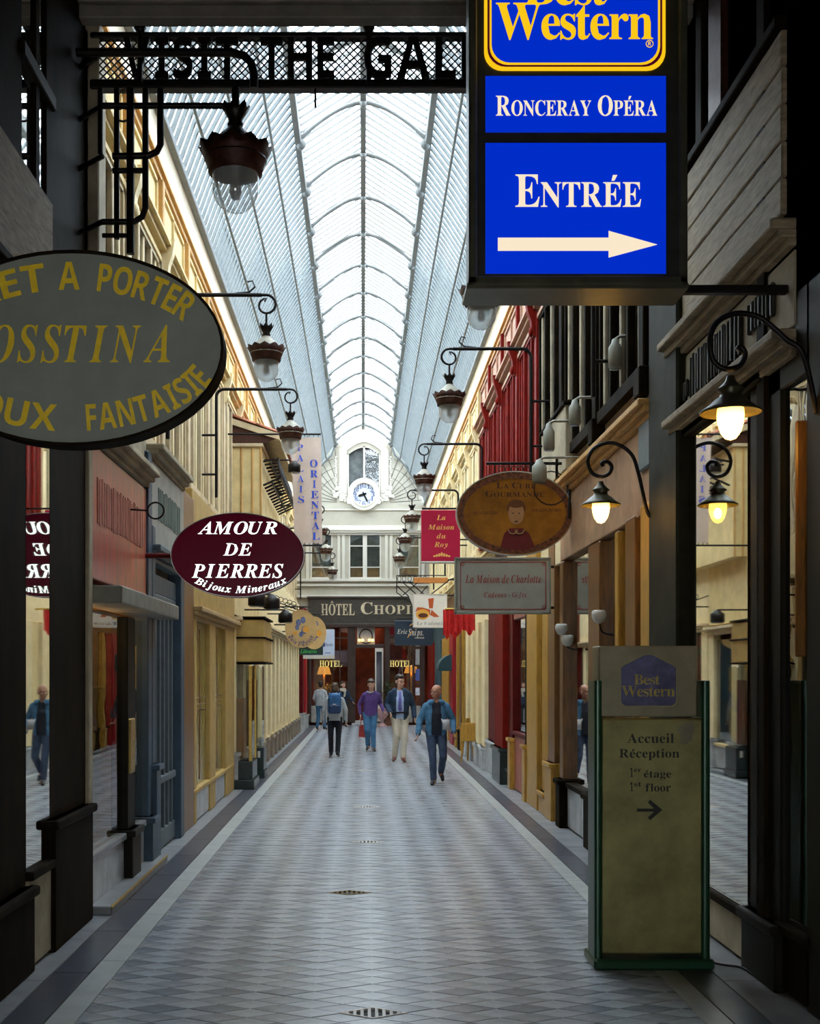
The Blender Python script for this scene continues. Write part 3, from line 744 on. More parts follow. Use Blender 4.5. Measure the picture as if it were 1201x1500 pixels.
bush('potted_plant', 'yellow green potted plant below the orange lamp in the left hotel window', ex(476), EY + .35, .75, .3, .45, 260, LEAFY, POTM, 1)
bush('potted_plant', 'dark leafy potted plant inside the left hotel window beside the post', ex(496), EY + .5, .75, .3, .55, 220, LEAF, POTM, 2)
bush('potted_shrub', 'dark green shrub in a pot right of the open hotel door', ex(569), EY - .45, 0, .24, 1.3, 500, LEAF, POTM, 3)
T = Thing('stone_urn', 'pink stone urn on a foot beside the hotel door', 'urn', (ex(559), EY - 1.2, 0))
m = MB(); m.lathe([(.17, 0), (.17, .05), (.06, .1), (.05, .22), (.14, .3), (.24, .46), (.28, .62), (.3, .66), (.24, .66), (.2, .5)], (ex(559), EY - 1.2, 0), 20); T.part('bowl', m, mat('pink stone', (0.62, 0.36, 0.34), 0.6, 0, 0.15, 8))
# outer bits beside the hotel front: posters on the right bay
for i, (z0, z1, c) in enumerate(((2.95, 3.5, (.5, .48, .42)), (2.25, 2.85, (.45, .44, .4)), (1.65, 2.1, (.1, .14, .4)), (1.1, 1.4, (.75, .75, .8)))):
    m = MB(); m.box(ex(608.5), ex(614.5), EY - .012, EY - .004, z0 + .02, z1); HT.part('notice', m, mat('notice %d' % i, c, .6, 0, .2, 12))

# ================================================================= SHOPFRONTS
def shop(sgn, name, label, y0, y1, spec):
    X0 = XL if sgn < 0 else XR
    T = Thing(name, label, 'shopfront', (X0, (y0 + y1) / 2, 0))
    def B(m, d0, d1, a, b, z0, z1, bev=True):
        a_, b_ = X0 - sgn * d0, X0 - sgn * d1
        return (m.bbox if bev else m.box)(a_, b_, a, b, z0, z1)
    for it in spec:
        k = it[0]
        if k == 'post':     # post y0,y1,z1,mat,proj, pedestal height, pedestal mat
            _, a, b, z1, mt, pj = it[:6]; m = MB(); ph = it[6] if len(it) > 6 else 0
            B(m, -.12, pj, a, b, ph, z1); po_ = T.part('post', m, mt)
            if ph:
                m = MB(); B(m, -.12, pj + .05, a - .03, b + .03, 0, ph); B(m, -.12, pj + .08, a - .05, b + .05, ph - .06, ph); T.part('pedestal', m, it[7], parent=po_)
        elif k == 'pane':   # a,b,z0,z1,mat,depth
            _, a, b, z0, z1, mt, dp = it; m = MB(); B(m, -dp - .01, -dp, a, b, z0, z1, False); T.part('window_pane', m, mt)
        elif k == 'riser':
            _, a, b, z1, mt, pj = it[:6]
            n = max(1, round((b - a) / 1.1)); L = (b - a) / n
            for i in range(n):
                m = MB(); B(m, -.1, pj, a + i * L + .004, a + (i + 1) * L - .004, .02, z1 - .04); T.part('riser_panel', m, mt)
            m = MB(); B(m, -.12, pj + .03, a, b, z1 - .04, z1 + .02); T.part('sill', m, it[4] if len(it) < 7 else it[6])
        elif k == 'beam':   # name, a,b,z0,z1,mat,proj
            _, nm, a, b, z0, z1, mt, pj = it; m = MB(); B(m, -.12, pj, a, b, z0, z1); T.part(nm, m, mt)
        elif k == 'strip':  # name,d0,d1,a,b,z0,z1,mat
            _, nm, d0, d1, a, b, z0, z1, mt = it; m = MB(); B(m, d0, d1, a, b, z0, z1); T.part(nm, m, mt)
        elif k == 'mould':
            _, a, b, z, mt, pj = it; m = MB(); B(m, -.1, pj, a, b, z, z + .05); B(m, -.1, pj + .05, a, b, z + .05, z + .1); B(m, -.1, pj + .1, a, b, z + .1, z + .16); T.part('cornice_moulding', m, mt)
        elif k == 'text':
            _, s_, st, yc, zc, w, h, mt, dp, t_ = it
            m = MB(); lettering(m, s_, st, yc, zc, w, h, X0 - sgn * dp, t_, frame='left' if sgn < 0 else 'right'); T.part('lettering', m, mt)
        elif k == 'strokes':   # unreadable relief letters seen edge on: upright strokes of uneven width
            _, a, b, z0, z1, mt, dp, th, seed = it; rr = random.Random(seed); y = a
            while y < b:
                w_ = rr.uniform(.02, .045); g_ = rr.uniform(.02, .05); m = MB(); B(m, dp, dp + th, y, min(b, y + w_), z0 + rr.uniform(0, .03), z1 - rr.uniform(0, .03)); T.part('relief_stroke', m, mt); y += w_ + g_
        elif k == 'inside':
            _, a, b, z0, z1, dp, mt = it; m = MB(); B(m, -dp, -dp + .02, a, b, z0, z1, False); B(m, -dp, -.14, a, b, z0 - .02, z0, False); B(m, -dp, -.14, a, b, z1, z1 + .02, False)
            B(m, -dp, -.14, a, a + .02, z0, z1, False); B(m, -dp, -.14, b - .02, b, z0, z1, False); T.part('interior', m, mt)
        elif k == 'shelf':
            _, a, b, z, dp, mt = it; m = MB(); B(m, -dp, -dp + .35, a, b, z, z + .03); T.part('display_shelf', m, mt)
    return T, B

def zl(px, py): return H + (VY - py) * (XL / (px - VX))
def zr(px, py): return H + (VY - py) * (XR / (px - VX))

# ---- left side, front to back
shop(-1, 'shopfront', 'dark near pillar and narrow mirror shopfront at the left edge of the picture', 3.5, 9.0, [
    ('post', 3.5, 7.4, 4.0, DARKW, .0, .55, DARKW), ('riser', 7.4, 7.95, .62, PLAST, .02, DARKW), ('pane', 7.4, 7.95, .6, 4.0, MIRROR, .0),
    ('post', 7.95, 9.0, 6.98, DARKW, .0, .9, DARKW), ('beam', 'jamb_strip', 8.98, 9.1, .5, 6.9, PLAST, .03),
    ('beam', 'fascia_board', 3.5, 7.9, 4.35, 5.1, OAKB, .04), ('mould', 3.5, 8.0, 4.1, DARKW, .08),
    ('pane', 7.25, 7.55, 4.9, 7.2, MIRROR, .0), ('pane', 7.65, 7.8, 4.9, 7.2, MIRROR, .0), ('beam', 'upper_post', 7.55, 7.65, 5.1, 7.6, DARKW, .02), ('beam', 'upper_post', 5.0, 7.25, 5.1, 7.6, DARKW, .02), ('beam', 'upper_rail', 7.2, 7.95, 5.75, 5.85, BLACKW, .05), ('beam', 'upper_post', 7.8, 7.95, 4.0, 7.6, DARKW, .02)])
for y in (4.2, 5.6):
    pass
RFAS = mat('streaky red fascia', (0.42, 0.05, 0.03), 0.3, 0, 0.55, 3.2, stretch=(1, 3, .6), dark=(0.20, 0.09, 0.06))  # red with darker streaks drawn out along the height
zt = zl(137, 885)
GT = 2.42
shop(-1, 'shopfront', 'left shopfront with red fascia and tall windows behind the gemstone sign', 9.1, 11.6, [
    ('riser', 9.1, 11.6, .46, MARBLE, .0, TSLAB), ('beam', 'step', 9.15, 11.75, 0.0, .07, TSLAB, .17), ('strip', 'brass_nosing', .155, .178, 9.15, 11.75, .055, .076, BRASS),
    ('pane', 9.1, 11.55, .46, GT, GLASS, .02), ('post', 10.45, 10.8, GT, BLACKW, .03, .5, BLACKW), ('beam', 'brass_plate', 10.5, 10.72, 1.0, 1.5, BRASS, .045),
    ('beam', 'awning_box', 9.1, 11.9, 2.46, 2.6, mat('weathered awning box', (.26, .24, .19), .6, 0, .2, 4), .26), ('beam', 'fascia', 9.1, 11.4, 2.66, 3.72, RFAS, .02),
    ('strokes', 9.3, 11.2, 3.1, 3.5, mat('faded pale red letter', (.55, .2, .15), .4, 0, .2, 6), .02, .008, 3),
    ('mould', 9.1, 11.45, 3.74, PLAST, .05), ('post', 11.4, 11.6, 4.1, BLUEP, .04, .5, BLUEP),
    ('inside', 9.15, 11.5, .4, 2.5, .8, INT), ('shelf', 9.2, 11.5, 1.1, .75, BROWNW), ('shelf', 9.2, 11.5, 1.75, .75, BROWNW),
    ('beam', 'upper_panel', 9.1, 11.5, 3.92, 4.3, PLAST, .0)])
spec = [('post', 11.62, 11.8, 3.4, BLUEP, .04, 1.0, BLUEP), ('post', 13.45, 13.7, 3.4, BLUEP, .04), ('beam', 'lintel', 11.8, 13.45, 2.75, 2.95, BLUEP, -.02), ('beam', 'sign_panel', 11.65, 13.7, 3.2, 4.05, mat('pale grey sign panel', (.36, .36, .31), .5, 0, .15, 4), .03),
        ('strokes', 12.0, 13.4, 3.48, 3.84, mat('dull green grey letter', (.16, .2, .17), .5, 0, .1, 5), .03, .01, 4), ('mould', 11.65, 13.7, 4.06, PLAST, .05), ('mould', 11.65, 13.7, 3.05, BLUEG, .02),
        ('pane', 11.8, 13.45, .1, 2.75, GLASSM, .08), ('beam', 'rail', 11.8, 13.45, .02, .22, BLUEG, -.03), ('beam', 'rail', 11.8, 13.45, .72, .8, BLUEG, -.02), ('beam', 'rail', 11.8, 13.45, 2.65, 2.75, BLUEG, -.02), ('inside', 11.8, 13.5, 0, 2.9, .9, INT)]
for i in range(6): spec.append(('beam', 'door_bar', 11.95 + i * .26, 12.0 + i * .26, .2, 2.7, BLUEG, -.03))
shop(-1, 'shopfront', 'slate blue shopfront with barred glass doors on the left', 11.62, 13.7, spec)
spec = [('post', 13.72, 14.6, 4.1, BROWNW, .02), ('riser', 14.6, 19.2, .42, MARBLE, .0, CREAML), ('beam', 'fascia', 14.6, 19.2, 2.75, 3.35, CREAML, .02), ('mould', 14.6, 19.2, 2.6, BEIGEL, .03), ('mould', 14.6, 19.2, 3.37, BEIGEL, .05), ('beam', 'upper_panel', 14.6, 19.2, 3.5, 4.25, CREAML, .0)]
for a, b in ((14.65, 14.85), (16.15, 16.75), (18.0, 19.2)): spec.append(('post', a, b, 2.62, CREAML, .02))
for a, b in ((14.85, 16.15), (16.75, 18.0)):
    spec += [('pane', a, b, .42, 2.6, mat('olive glazed panel', (.30, .22, .05), .22, 0, .2, 3, stretch=(1, 1, .4)), .04), ('inside', a, b, .3, 2.6, .35, INTG), ('beam', 'blind_slat', (a + b) / 2 - .012, (a + b) / 2 + .012, .5, 2.5, BROWNW, -.03)]
    for z in (1.42, 1.5, 1.58): spec.append(('beam', 'etched_line', a + .05, b - .05, z, z + .015, BROWNW, -.035))
shop(-1, 'shopfront', 'cream shopfront with two tall olive windows on the left', 13.72, 19.2, spec)
# projecting glass showcase over black pedestals
VIT = Thing('showcase', 'projecting glass showcase on a black marble pedestal against the left wall', 'showcase', (-1.95, 19.6, 0))
m = MB(); m.bbox(XL - .05, -1.80, 19.15, 20.1, 0, .16); m.bbox(XL - .05, -1.83, 19.2, 20.05, .16, .46); VIT.part('pedestal', m, MARBD)
m = MB(); m.bbox(XL, -1.86, 19.25, 20.0, .46, 2.05, .02); VIT.part('glass_case', m, GLASS)
m = MB(); m.bbox(XL, -2.0, 19.4, 19.9, .5, 1.5); VIT.part('display_stack', m, BROWNW)
for yy in (19.22, 20.0):
    m = MB(); m.bbox(-1.9, -1.84, yy, yy + .04, .46, 2.05); VIT.part('corner_post', m, BRASS)
VIT2 = Thing('showcase', 'second smaller glass showcase with a pale label on its black pedestal, behind the first', 'showcase', (-1.95, 21.6, 0))
m = MB(); m.bbox(XL - .05, -1.80, 21.2, 21.9, 0, .14); m.bbox(XL - .05, -1.82, 21.23, 21.87, .14, .56); VIT2.part('pedestal', m, MARBD)
m = MB(); m.bbox(XL, -1.86, 21.3, 21.8, .56, 2.05, .02); VIT2.part('glass_case', m, GLASS)
m = MB(); m.bbox(-1.93, -1.88, 21.195, 21.2, .38, .5); VIT2.part('label_plate', m, WHITE2)
m = MB(); m.bbox(XL, -1.98, 21.4, 21.7, .6, 1.8); VIT2.part('display_stack', m, REDD)
SB = Thing('sign_box', 'cream projecting sign box with brown edges above the glass showcase', 'sign', (-1.97, 19.8, 2.4))
m = MB(); m.bbox(-2.2, -1.66, 19.4, 21.0, 2.1, 2.82, .02); SB.part('box', m, CREAML)
for z in (2.08, 2.5, 2.84):
    m = MB(); m.bbox(-2.2, -1.63, 19.37, 21.03, z, z + .03); SB.part('edge_strip', m, DARKW)
spec = [('riser', 19.2, 24.0, .5, MARBLE, .0, CREAM), ('beam', 'fascia', 19.2, 24, 2.9, 4.25, CREAM, .0), ('pane', 19.3, 23.9, .5, 2.6, GLASSM, .04), ('mould', 19.2, 24, 2.7, BEIGE, .04)]
for a in (19.2, 20.6, 22.1, 23.6): spec.append(('post', a, a + .35, 2.75, CREAM2, .03, .6, MARBLE))
shop(-1, 'shopfront', 'cream and glass shopfront behind the showcases on the left', 19.2, 24.0, spec)
lab = ['cream panelled shopfront with grey plinths at mid length on the left', 'third cream shopfront on the left with narrow open doorway, nearer the red pillar', 'farthest cream shopfront on the left just before the red pillar']
for i, (a, b) in enumerate(((24.0, 29.0), (29.0, 34.0), (34.0, 39.0))):
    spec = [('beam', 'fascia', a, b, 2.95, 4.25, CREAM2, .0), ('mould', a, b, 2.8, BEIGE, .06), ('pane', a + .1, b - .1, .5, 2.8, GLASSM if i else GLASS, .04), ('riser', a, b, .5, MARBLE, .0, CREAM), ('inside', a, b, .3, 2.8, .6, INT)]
    y = a
    while y < b - .2: spec.append(('post', y, y + .42, 2.85, CREAM2, .04, .5, mat('brown grey plinth', (.26, .2, .14), .5, 0, .2, 5))); y += 1.25
    shop(-1, 'shopfront', lab[i], a, b, spec)
spec = [('post', 39.0, 39.6, 4.2, REDD, .12, .6, MARBLE), ('post', 40.3, 41.3, 4.2, REDB, .16, .5, MARBLE), ('pane', 39.6, 40.3, .4, 3.0, GLASSM, .04), ('beam', 'fascia', 39.0, 43.5, 3.0, 4.25, REDD, .0), ('pane', 41.3, 43.4, .4, 3.0, GLASSM, .04), ('post', 42.2, 42.4, 3.0, WHITE2, .03), ('riser', 41.3, 43.5, .4, MARBLE, 0, WHITE2)]
shop(-1, 'shopfront', 'red painted shopfront at the far left corner beside the hotel', 39.0, 43.5, spec)

L = bpy.data.lights.new('shop_light', 'POINT'); L.energy = 14; L.color = (1, .62, .25); L.shadow_soft_size = .15
o = bpy.data.objects.new('shop_light', L); COL.objects.link(o); o.location = (-2.62, 10.2, 2.25)
gr_ = random.Random(11)
GT_ = None
ORD = ['first', 'second', 'third', 'fourth', 'fifth', 'sixth', 'seventh', 'eighth']
for zsh in (1.13, 1.78):
    for i in range(8):
        y_ = 9.4 + i * .26; h_ = gr_.uniform(.16, .30); w_ = gr_.uniform(.07, .10); x_ = -2.75 + gr_.uniform(-.03, .03)
        m = MB(); m.bbox(x_ - w_, x_ + w_, y_ - w_, y_ + w_, zsh, zsh + h_, .008)
        T = Thing('gift_box', '%s gift box, %s from the left, %s shelf of left shop window' % (('dark red', 'gold', 'olive', 'orange')[i % 4], ORD[i], 'lower' if zsh < 1.5 else 'upper'), 'box', (x_, y_, zsh), 'gift boxes inside the left shop window')
        T.part('carton', m, mat('gift box %d' % (i % 4), ((.35, .05, .03), (.5, .32, .08), (.25, .2, .1), (.4, .12, .05))[i % 4], .5, 0, .1, 8))
        m = MB(); m.box(x_ - w_ - .003, x_ + w_ + .003, y_ - .01, y_ + .01, zsh, zsh + h_ + .003); T.part('ribbon', m, BRASS)

# ---- right side, front to back
shop(1, 'shopfront', 'black unlit shopfront at the right edge with narrow brass strip', 3.0, 7.5, [
    ('post', 3.0, 6.55, 7.6, BLACKW, .0), ('post', 6.95, 7.5, 4.2, BLACKW, .0, .4, BLACKW), ('pane', 6.55, 6.95, .3, 3.6, GLASSM, .03), ('beam', 'brass_strip', 6.62, 6.65, 2.0, 3.35, BROWNW, .03), ('riser', 6.5, 7.0, .4, DARKW, .0, DARKW), ('beam', 'glossy_strip', 7.25, 7.28, .5, 3.0, STEEL, .03), ('beam', 'upper_wall', 6.5, 7.2, 3.6, 7.6, BLACKW, .0)])  # upright steel strip stands in for light reflected on the dark pillar
LET = mat('dark relief letter', (.03, .028, .02), .5, 0, .2, 9)
spec = [('riser', 7.5, 8.95, .34, PLAST, .0, DARKW), ('pane', 7.55, 8.9, .36, 3.72, MIRROR, .0), ('beam', 'head', 7.2, 9.0, 3.72, 3.9, DARKW, .04), ('beam', 'fascia', 6.7, 9.2, 3.92, 4.36, PLAST, .01), ('mould', 6.7, 9.3, 4.38, OAKB, .05), ('mould', 6.7, 9.2, 3.74, OAKB, .04),
        ('strokes', 7.6, 8.75, 3.97, 4.31, LET, .01, .03, 5), ('strokes', 7.0, 7.45, 4.05, 4.28, LET, .01, .03, 6), ('strokes', 8.85, 9.1, 4.0, 4.16, LET, .01, .03, 7)]
for i in range(5): spec.append(('beam', 'wall_board', 6.85, 9.0, 4.62 + i * .22, 4.83 + i * .22, OAKB, .035 - .004 * (i % 2)))
spec += [('beam', 'board_cap', 6.85, 9.0, 5.73, 5.8, DARKW, .07), ('post', 7.15, 7.3, 7.6, DARKW, .03), ('beam', 'upper_post', 7.95, 8.25, 5.75, 7.6, RUST, .05), ('beam', 'upper_post', 8.45, 8.6, 5.75, 7.6, DARKW, .04), ('pane', 8.6, 8.95, 5.8, 7.4, MIRROR, .0), ('pane', 7.3, 7.95, 5.8, 7.4, MIRROR, .0), ('beam', 'upper_post', 8.25, 8.45, 5.75, 7.6, DARKW, .0)]
shop(1, 'shopfront', 'mirrored shopfront with weathered grey boards and dark relief letters at right', 6.7, 9.1, spec)
m = MB(); m.bbox(2.42, 2.9, 8.97, 9.85, 0, 6.98, .02); po.part('right_pillar', m, mat('olive black pillar', (.022, .022, .012), .65, 0, .3, 4, spec=.12))
Tw, _ = shop(1, 'shopfront', 'golden wood shopfront reflecting the gift shop sign at right', 9.88, 14.6, [
    ('post', 9.95, 10.35, 3.4, GOLDW, .03, .5, GOLDW), ('post', 10.55, 10.95, 3.35, BROWNW, .03, .5, BROWNW), ('post', 11.3, 11.45, 3.3, GOLDW, .02, .5, GOLDW), ('post', 12.15, 12.75, 3.3, BROWNW, .03, .6, DARKW),
    ('pane', 9.95, 14.4, .55, 3.3, MIRROR, .06), ('riser', 9.9, 14.6, .55, MARBLE, -.02, DARKW), ('beam', 'fascia', 9.9, 14.6, 3.32, 4.1, PLASW, .02), ('mould', 9.9, 14.6, 4.1, OCHRE, .06),
    ('post', 14.35, 14.6, 3.3, BROWNW, .03, .6, DARKW), ('beam', 'electrical_panel', 9.95, 10.35, 3.7, 4.6, BLUEG, .05)])
Tw, _ = shop(1, 'shopfront', 'yellow pilastered shopfront with rosy wood door below the gift sign', 14.6, 20.0, [
    ('post', 15.0, 15.5, 4.0, BROWNW, .03, .75, GOLDW), ('post', 15.6, 16.1, 3.3, GOLDW, .02, .3, GOLDW), ('post', 16.2, 17.2, 4.0, GOLDW, .08), ('post', 17.25, 17.5, 3.3, DARKW, .06, .85, GOLDW), ('pane', 14.65, 15.0, .5, 3.2, MIRROR, .05),
    ('riser', 17.5, 19.3, .95, ROSE, .0, REDD), ('pane', 17.5, 19.2, 1.0, 2.9, MIRROR, .04), ('beam', 'door_rail', 17.5, 19.3, 2.8, 3.2, ROSE, .01), ('post', 19.2, 19.45, 3.3, REDD, .03, .85, GOLDW), ('post', 19.5, 20.0, 3.4, REDD, .0, .3, MARBD),
    ('beam', 'fascia', 14.6, 20.0, 3.3, 4.15, CREAM2, .02), ('mould', 14.6, 20.0, 4.15, CREAM, .08), ('riser', 14.6, 15.6, .5, MARBLE, -.02, DARKW)])
spec = [('post', 20.0, 21.2, 3.0, REDP, .1, .62, MARBD), ('post', 21.2, 23.0, 3.0, REDD, .02, .62, MARBLE), ('beam', 'fascia', 20.0, 23.0, 3.0, 4.2, REDD, .02), ('mould', 20, 23, 4.1, CREAM, .08)]
shop(1, 'shopfront', 'dark oxblood red panelled shopfront with dark marble plinths at right', 20.0, 23.0, spec)
spec = [('beam', 'fascia', 23.0, 29.0, 3.0, 4.2, CREAM2, .02), ('mould', 23, 29, 4.1, CREAM, .08), ('pane', 27.0, 28.9, .5, 2.9, GLASS, .05), ('inside', 27, 29, .3, 3.0, .6, INT), ('riser', 23, 29, .5, MARBLE, 0, CREAM)]
for i in range(7): spec.append(('post', 23.0 + i * .62, 23.5 + i * .62, 3.0, CREAM2 if i % 2 == 0 else CREAM, .10 - .05 * (i % 2), .45, MARBLE))
for a in (27.3, 28.1, 28.8): spec.append(('post', a, a + .15, 3.0, GOLDW, .04, .6, GOLDW))
shop(1, 'shopfront', 'pale cream fluted shopfront under the red swagged curtain', 23.0, 29.0, spec)
spec = [('beam', 'fascia', 29.0, 35.0, 3.0, 4.2, BROWNW, .02), ('mould', 29, 35, 4.1, CREAM, .08), ('pane', 29, 35, .5, 3.0, GLASSM, .05), ('riser', 29, 35, .5, DARKW, 0, DARKW),
        ('post', 29.0, 29.5, 3.0, BROWNW, .06, .5, DARKW), ('post', 30.2, 30.5, 3.0, GOLDW, .06, .5, GOLDW), ('post', 31.2, 32.4, 3.0, REDB, .1), ('post', 33.4, 34.9, 3.0, GOLDW, .06)]
shop(1, 'shopfront', 'shopfront with crimson and gold posts behind the man in denim', 29.0, 35.0, spec)
spec = [('beam', 'fascia', 35.0, 43.5, 3.0, 4.2, TEAL, .02), ('mould', 35, 43.5, 4.1, CREAM, .08), ('post', 35.0, 36.4, 3.0, GOLDW, .04), ('post', 36.6, 39.6, 3.0, TEAL, .06), ('post', 39.8, 43.4, 3.0, REDP, .1, .4, MARBLE)]
shop(1, 'shopfront', 'dark teal and red shopfront at the far right corner by the hotel', 35.0, 43.5, spec)

# projecting upper bay with tiled roof on the left
BAY = Thing('bay_room', 'cream wooden bay room with tiled eave projecting from the left upper wall', 'bay window', (-2.2, 24, 4.3))
b0, b1 = 21.6, 26.5
m = MB(); m.box(XLU, -1.9, b0, b1, 4.1, ZZ(652, b0)); BAY.part('body', m, CREAM)
for x in (-2.5, -2.28, -2.08, -1.92):
    m = MB(); m.bbox(x, x + .035, b0 - .025, b0, 4.1, ZZ(655, b0)); BAY.part('batten', m, OCHRE)
m = MB(); m.bbox(XLU, -1.86, b0 - .05, b1, ZZ(655, b0), ZZ(650, b0)); BAY.part('head_rail', m, BEIGE)
m = MB(); m.add([(XLU, b0, ZZ(612, b0)), (XLU, b0, ZZ(650, b0)), (-1.9, b0, ZZ(650, b0)), (-1.62, b0, ZZ(643, b0)), (-1.62, b0, ZZ(633, b0))], [(0, 1, 2, 3, 4)]); m.prism([(XLU, ZZ(614, b0)), (XLU, ZZ(650, b0)), (-1.88, ZZ(650, b0))], b0 - .01, b0 + .05); BAY.part('gable_board', m, RUST)
m = MB(); m.prism([(XLU, ZZ(612, b0)), (XLU, ZZ(621, b0)), (-1.55, ZZ(645, b0)), (-1.55, ZZ(636, b0))], b0 - .05, b1); BAY.part('roof_board', m, BEIGE)
n = 22
tm = MB()
for r_ in range(2):
    for i in range(n):
        yy = b0 - .05 + i * (b1 - b0) / n; x0 = XLU + .05 + r_ * .45; z0 = ZZ(610, b0) - (x0 - XLU) * .36
        m = MB(); mm_ = 6
        vs_ = []; L = .5
        for e in range(2):
            for q in range(mm_ + 1):
                a = PI * q / mm_; vs_.append((x0 + e * L, yy + .11 - .1 * math.cos(a), z0 - e * L * .36 + .05 * math.sin(a) + .03))
        for e in range(2):
            for q in range(mm_ + 1):
                a = PI * q / mm_; vs_.append((x0 + e * L, yy + .11 - .085 * math.cos(a), z0 - e * L * .36 + .035 * math.sin(a) + .02))
        k = mm_ + 1; fs_ = []
        for q in range(mm_): fs_ += [(q, q + 1, k + q + 1, k + q), (2 * k + q, 3 * k + q, 3 * k + q + 1, 2 * k + q + 1), (q, 2 * k + q, 2 * k + q + 1, q + 1), (k + q, k + q + 1, 3 * k + q + 1, 3 * k + q)]
        m.add(vs_, fs_, True); BAY.part('roof_tile', m, TERRA)
for i in range(12):    # black grille rack under the eave
    yy = b0 + .2 + i * .36
    m = MB(); m.tube([(-1.88, yy, 5.9), (-1.6, yy, 5.95), (-1.55, yy, 5.6), (-1.88, yy, 5.45)], .022, 6); BAY.part('rack_bar', m, IRON)
for x, z in ((-1.6, 5.95), (-1.55, 5.6), (-1.75, 5.92), (-1.72, 5.52)):
    m = MB(); m.tube([(x, b0 + .15, z), (x, b0 + 4.2, z)], .02, 6); BAY.part('rack_rail', m, IRON)

# ================================================================= SIGNS
def k_(Y): return Y / F
def rrect(x0, x1, z0, z1, r, n=6):
    p = []
    for cx, cz, a0 in ((x1 - r, z1 - r, 0), (x0 + r, z1 - r, 90), (x0 + r, z0 + r, 180), (x1 - r, z0 + r, 270)):
        for i in range(n + 1):
            a = math.radians(a0 + 90 * i / n); p.append((cx + r * math.cos(a), cz + r * math.sin(a)))
    return p
# --- blue illuminated hotel sign
Y = 6.7; k = k_(Y)
BW = Thing('illuminated_sign', 'large backlit blue hotel sign with yellow logo and white arrow', 'sign', (XX(844, Y), Y, ZZ(100, Y)))
m = MB(); m.bbox(XX(689, Y), XX(1003, Y), Y, Y + .3, ZZ(415, Y), ZZ(-200, Y), .02); BW.part('casing', m, CASE)
m = MB(); CASL = mat('olive metal trim', (0.12, 0.115, 0.075), 0.35, 0.5, 0.2, 5)
x0, x1, z0, z1 = XX(686, Y), XX(1006, Y), ZZ(418, Y), ZZ(-203, Y)
for a, b, c, d in ((x0, x0 + .05, z0, z1), (x1 - .05, x1, z0, z1), (x0, x1, z0, z0 + .05), (x0, x1, z1 - .05, z1)): m.bbox(a, b, Y - .025, Y + .02, c, d, .01)
BW.part('trim_frame', m, CASL)
m = MB(); m.bbox(x0 - .01, x1 + .01, Y - .01, Y + .31, z0 - .02, z0 + .015, .006); BW.part('drip_edge', m, CASL)
def bwlogo(T, cx, zb, w, h, y, t=.01, lit=True, parent=None):
    """rounded panel with a peaked top"""
    def shp(i):
        r = .1 * w; p = []
        for q in range(7):
            a = math.radians(180 + 90 * q / 6); p.append((cx - w / 2 + i + r + r * math.cos(a), zb + i + r + r * math.sin(a)))
        for q in range(7):
            a = math.radians(270 + 90 * q / 6); p.append((cx + w / 2 - i - r + r * math.cos(a), zb + i + r + r * math.sin(a)))
        p += [(cx + w / 2 - i, zb + h * .74 - i * .6), (cx + w / 2 - i - .06 * w, zb + h * .8 - i * .8), (cx + .06 * w, zb + h - i), (cx - .06 * w, zb + h - i), (cx - w / 2 + i + .06 * w, zb + h * .8 - i * .8), (cx - w / 2 + i, zb + h * .74 - i * .6)]
        return p
    return shp
zb = ZZ(104, Y); w = (974 - 709) * k; cx = XX(841.5, Y); hh = ZZ(-170, Y) - zb
sh = bwlogo(BW, cx, zb, w, hh, Y)
for nm, i0, i1, mt, dy in (('outer_line', 0, .018, BWYEL, .012), ('inner_line', .031, .042, BWYEL, .012), ('line_gap', .018, .031, BWRED, .008)):
    m = MB(); m.loop(sh(i0), sh(i1), Y - dy, Y); BW.part(nm, m, mt)
m = MB(); m.prism(sh(.042), Y - .006, Y); lp_ = BW.part('logo_panel', m, BWBLUE)
m = MB(); lettering(m, 'Western', 'serif', XX(841, Y), ZZ(31, Y), (957 - 727) * k, 55 * k, Y - .007, .002, track=.0); BW.part('logo_lettering', m, BWYEL, parent=lp_)
m = MB(); lettering(m, 'Best', 'serif', XX(828, Y), ZZ(-18, Y), 122 * k, 52 * k, Y - .007, .002, track=.0); BW.part('logo_lettering', m, BWYEL, parent=lp_)
m = MB(); m.ring(XX(951, Y), ZZ(65, Y), Y - .009, Y - .006, 5.6 * k, 5.6 * k, 1 * k, 20); lettering(m, 'R', 'sansb', XX(951, Y), ZZ(65, Y), 4.5 * k, 5.5 * k, Y - .007, .002); BW.part('registered_mark', m, BWYEL)
for a, b in ((112, 194), (210, 401)):
    m = MB(); m.box(XX(711, Y), XX(975, Y), Y - .006, Y, ZZ(b, Y), ZZ(a, Y)); BW.part('blue_panel', m, BWBLUE)
m = MB(); lettering(m, 'Ronceray Opéra', 'serif', XX(844, Y), ZZ(155.5, Y), 236 * k, 30 * k, Y - .007, .003, sc=True, track=.03); BW.part('lettering', m, BWCREAM)
m = MB(); lettering(m, 'Entrée', 'serif', XX(846.5, Y), ZZ(279.5, Y), 184 * k, 49 * k, Y - .007, .003, sc=True, track=.03); BW.part('lettering', m, BWCREAM)
m = MB(); m.prism([(XX(729, Y), ZZ(368, Y)), (XX(891, Y), ZZ(368, Y)), (XX(891, Y), ZZ(378, Y)), (XX(962, Y), ZZ(359, Y)), (XX(891, Y), ZZ(339, Y)), (XX(891, Y), ZZ(349, Y)), (XX(729, Y), ZZ(349, Y))], Y - .01, Y - .006); BW.part('arrow', m, BWCREAM)
m = MB(); m.bbox(x1, 2.52, Y + .1, Y + .16, ZZ(420, Y), ZZ(408, Y)); BW.part('bracket_bar', m, IRON)
m = MB(); m.bbox(x0 + .1, x1 - .1, Y + .12, Y + .18, z1, 7.7); BW.part('hanger', m, IRON)

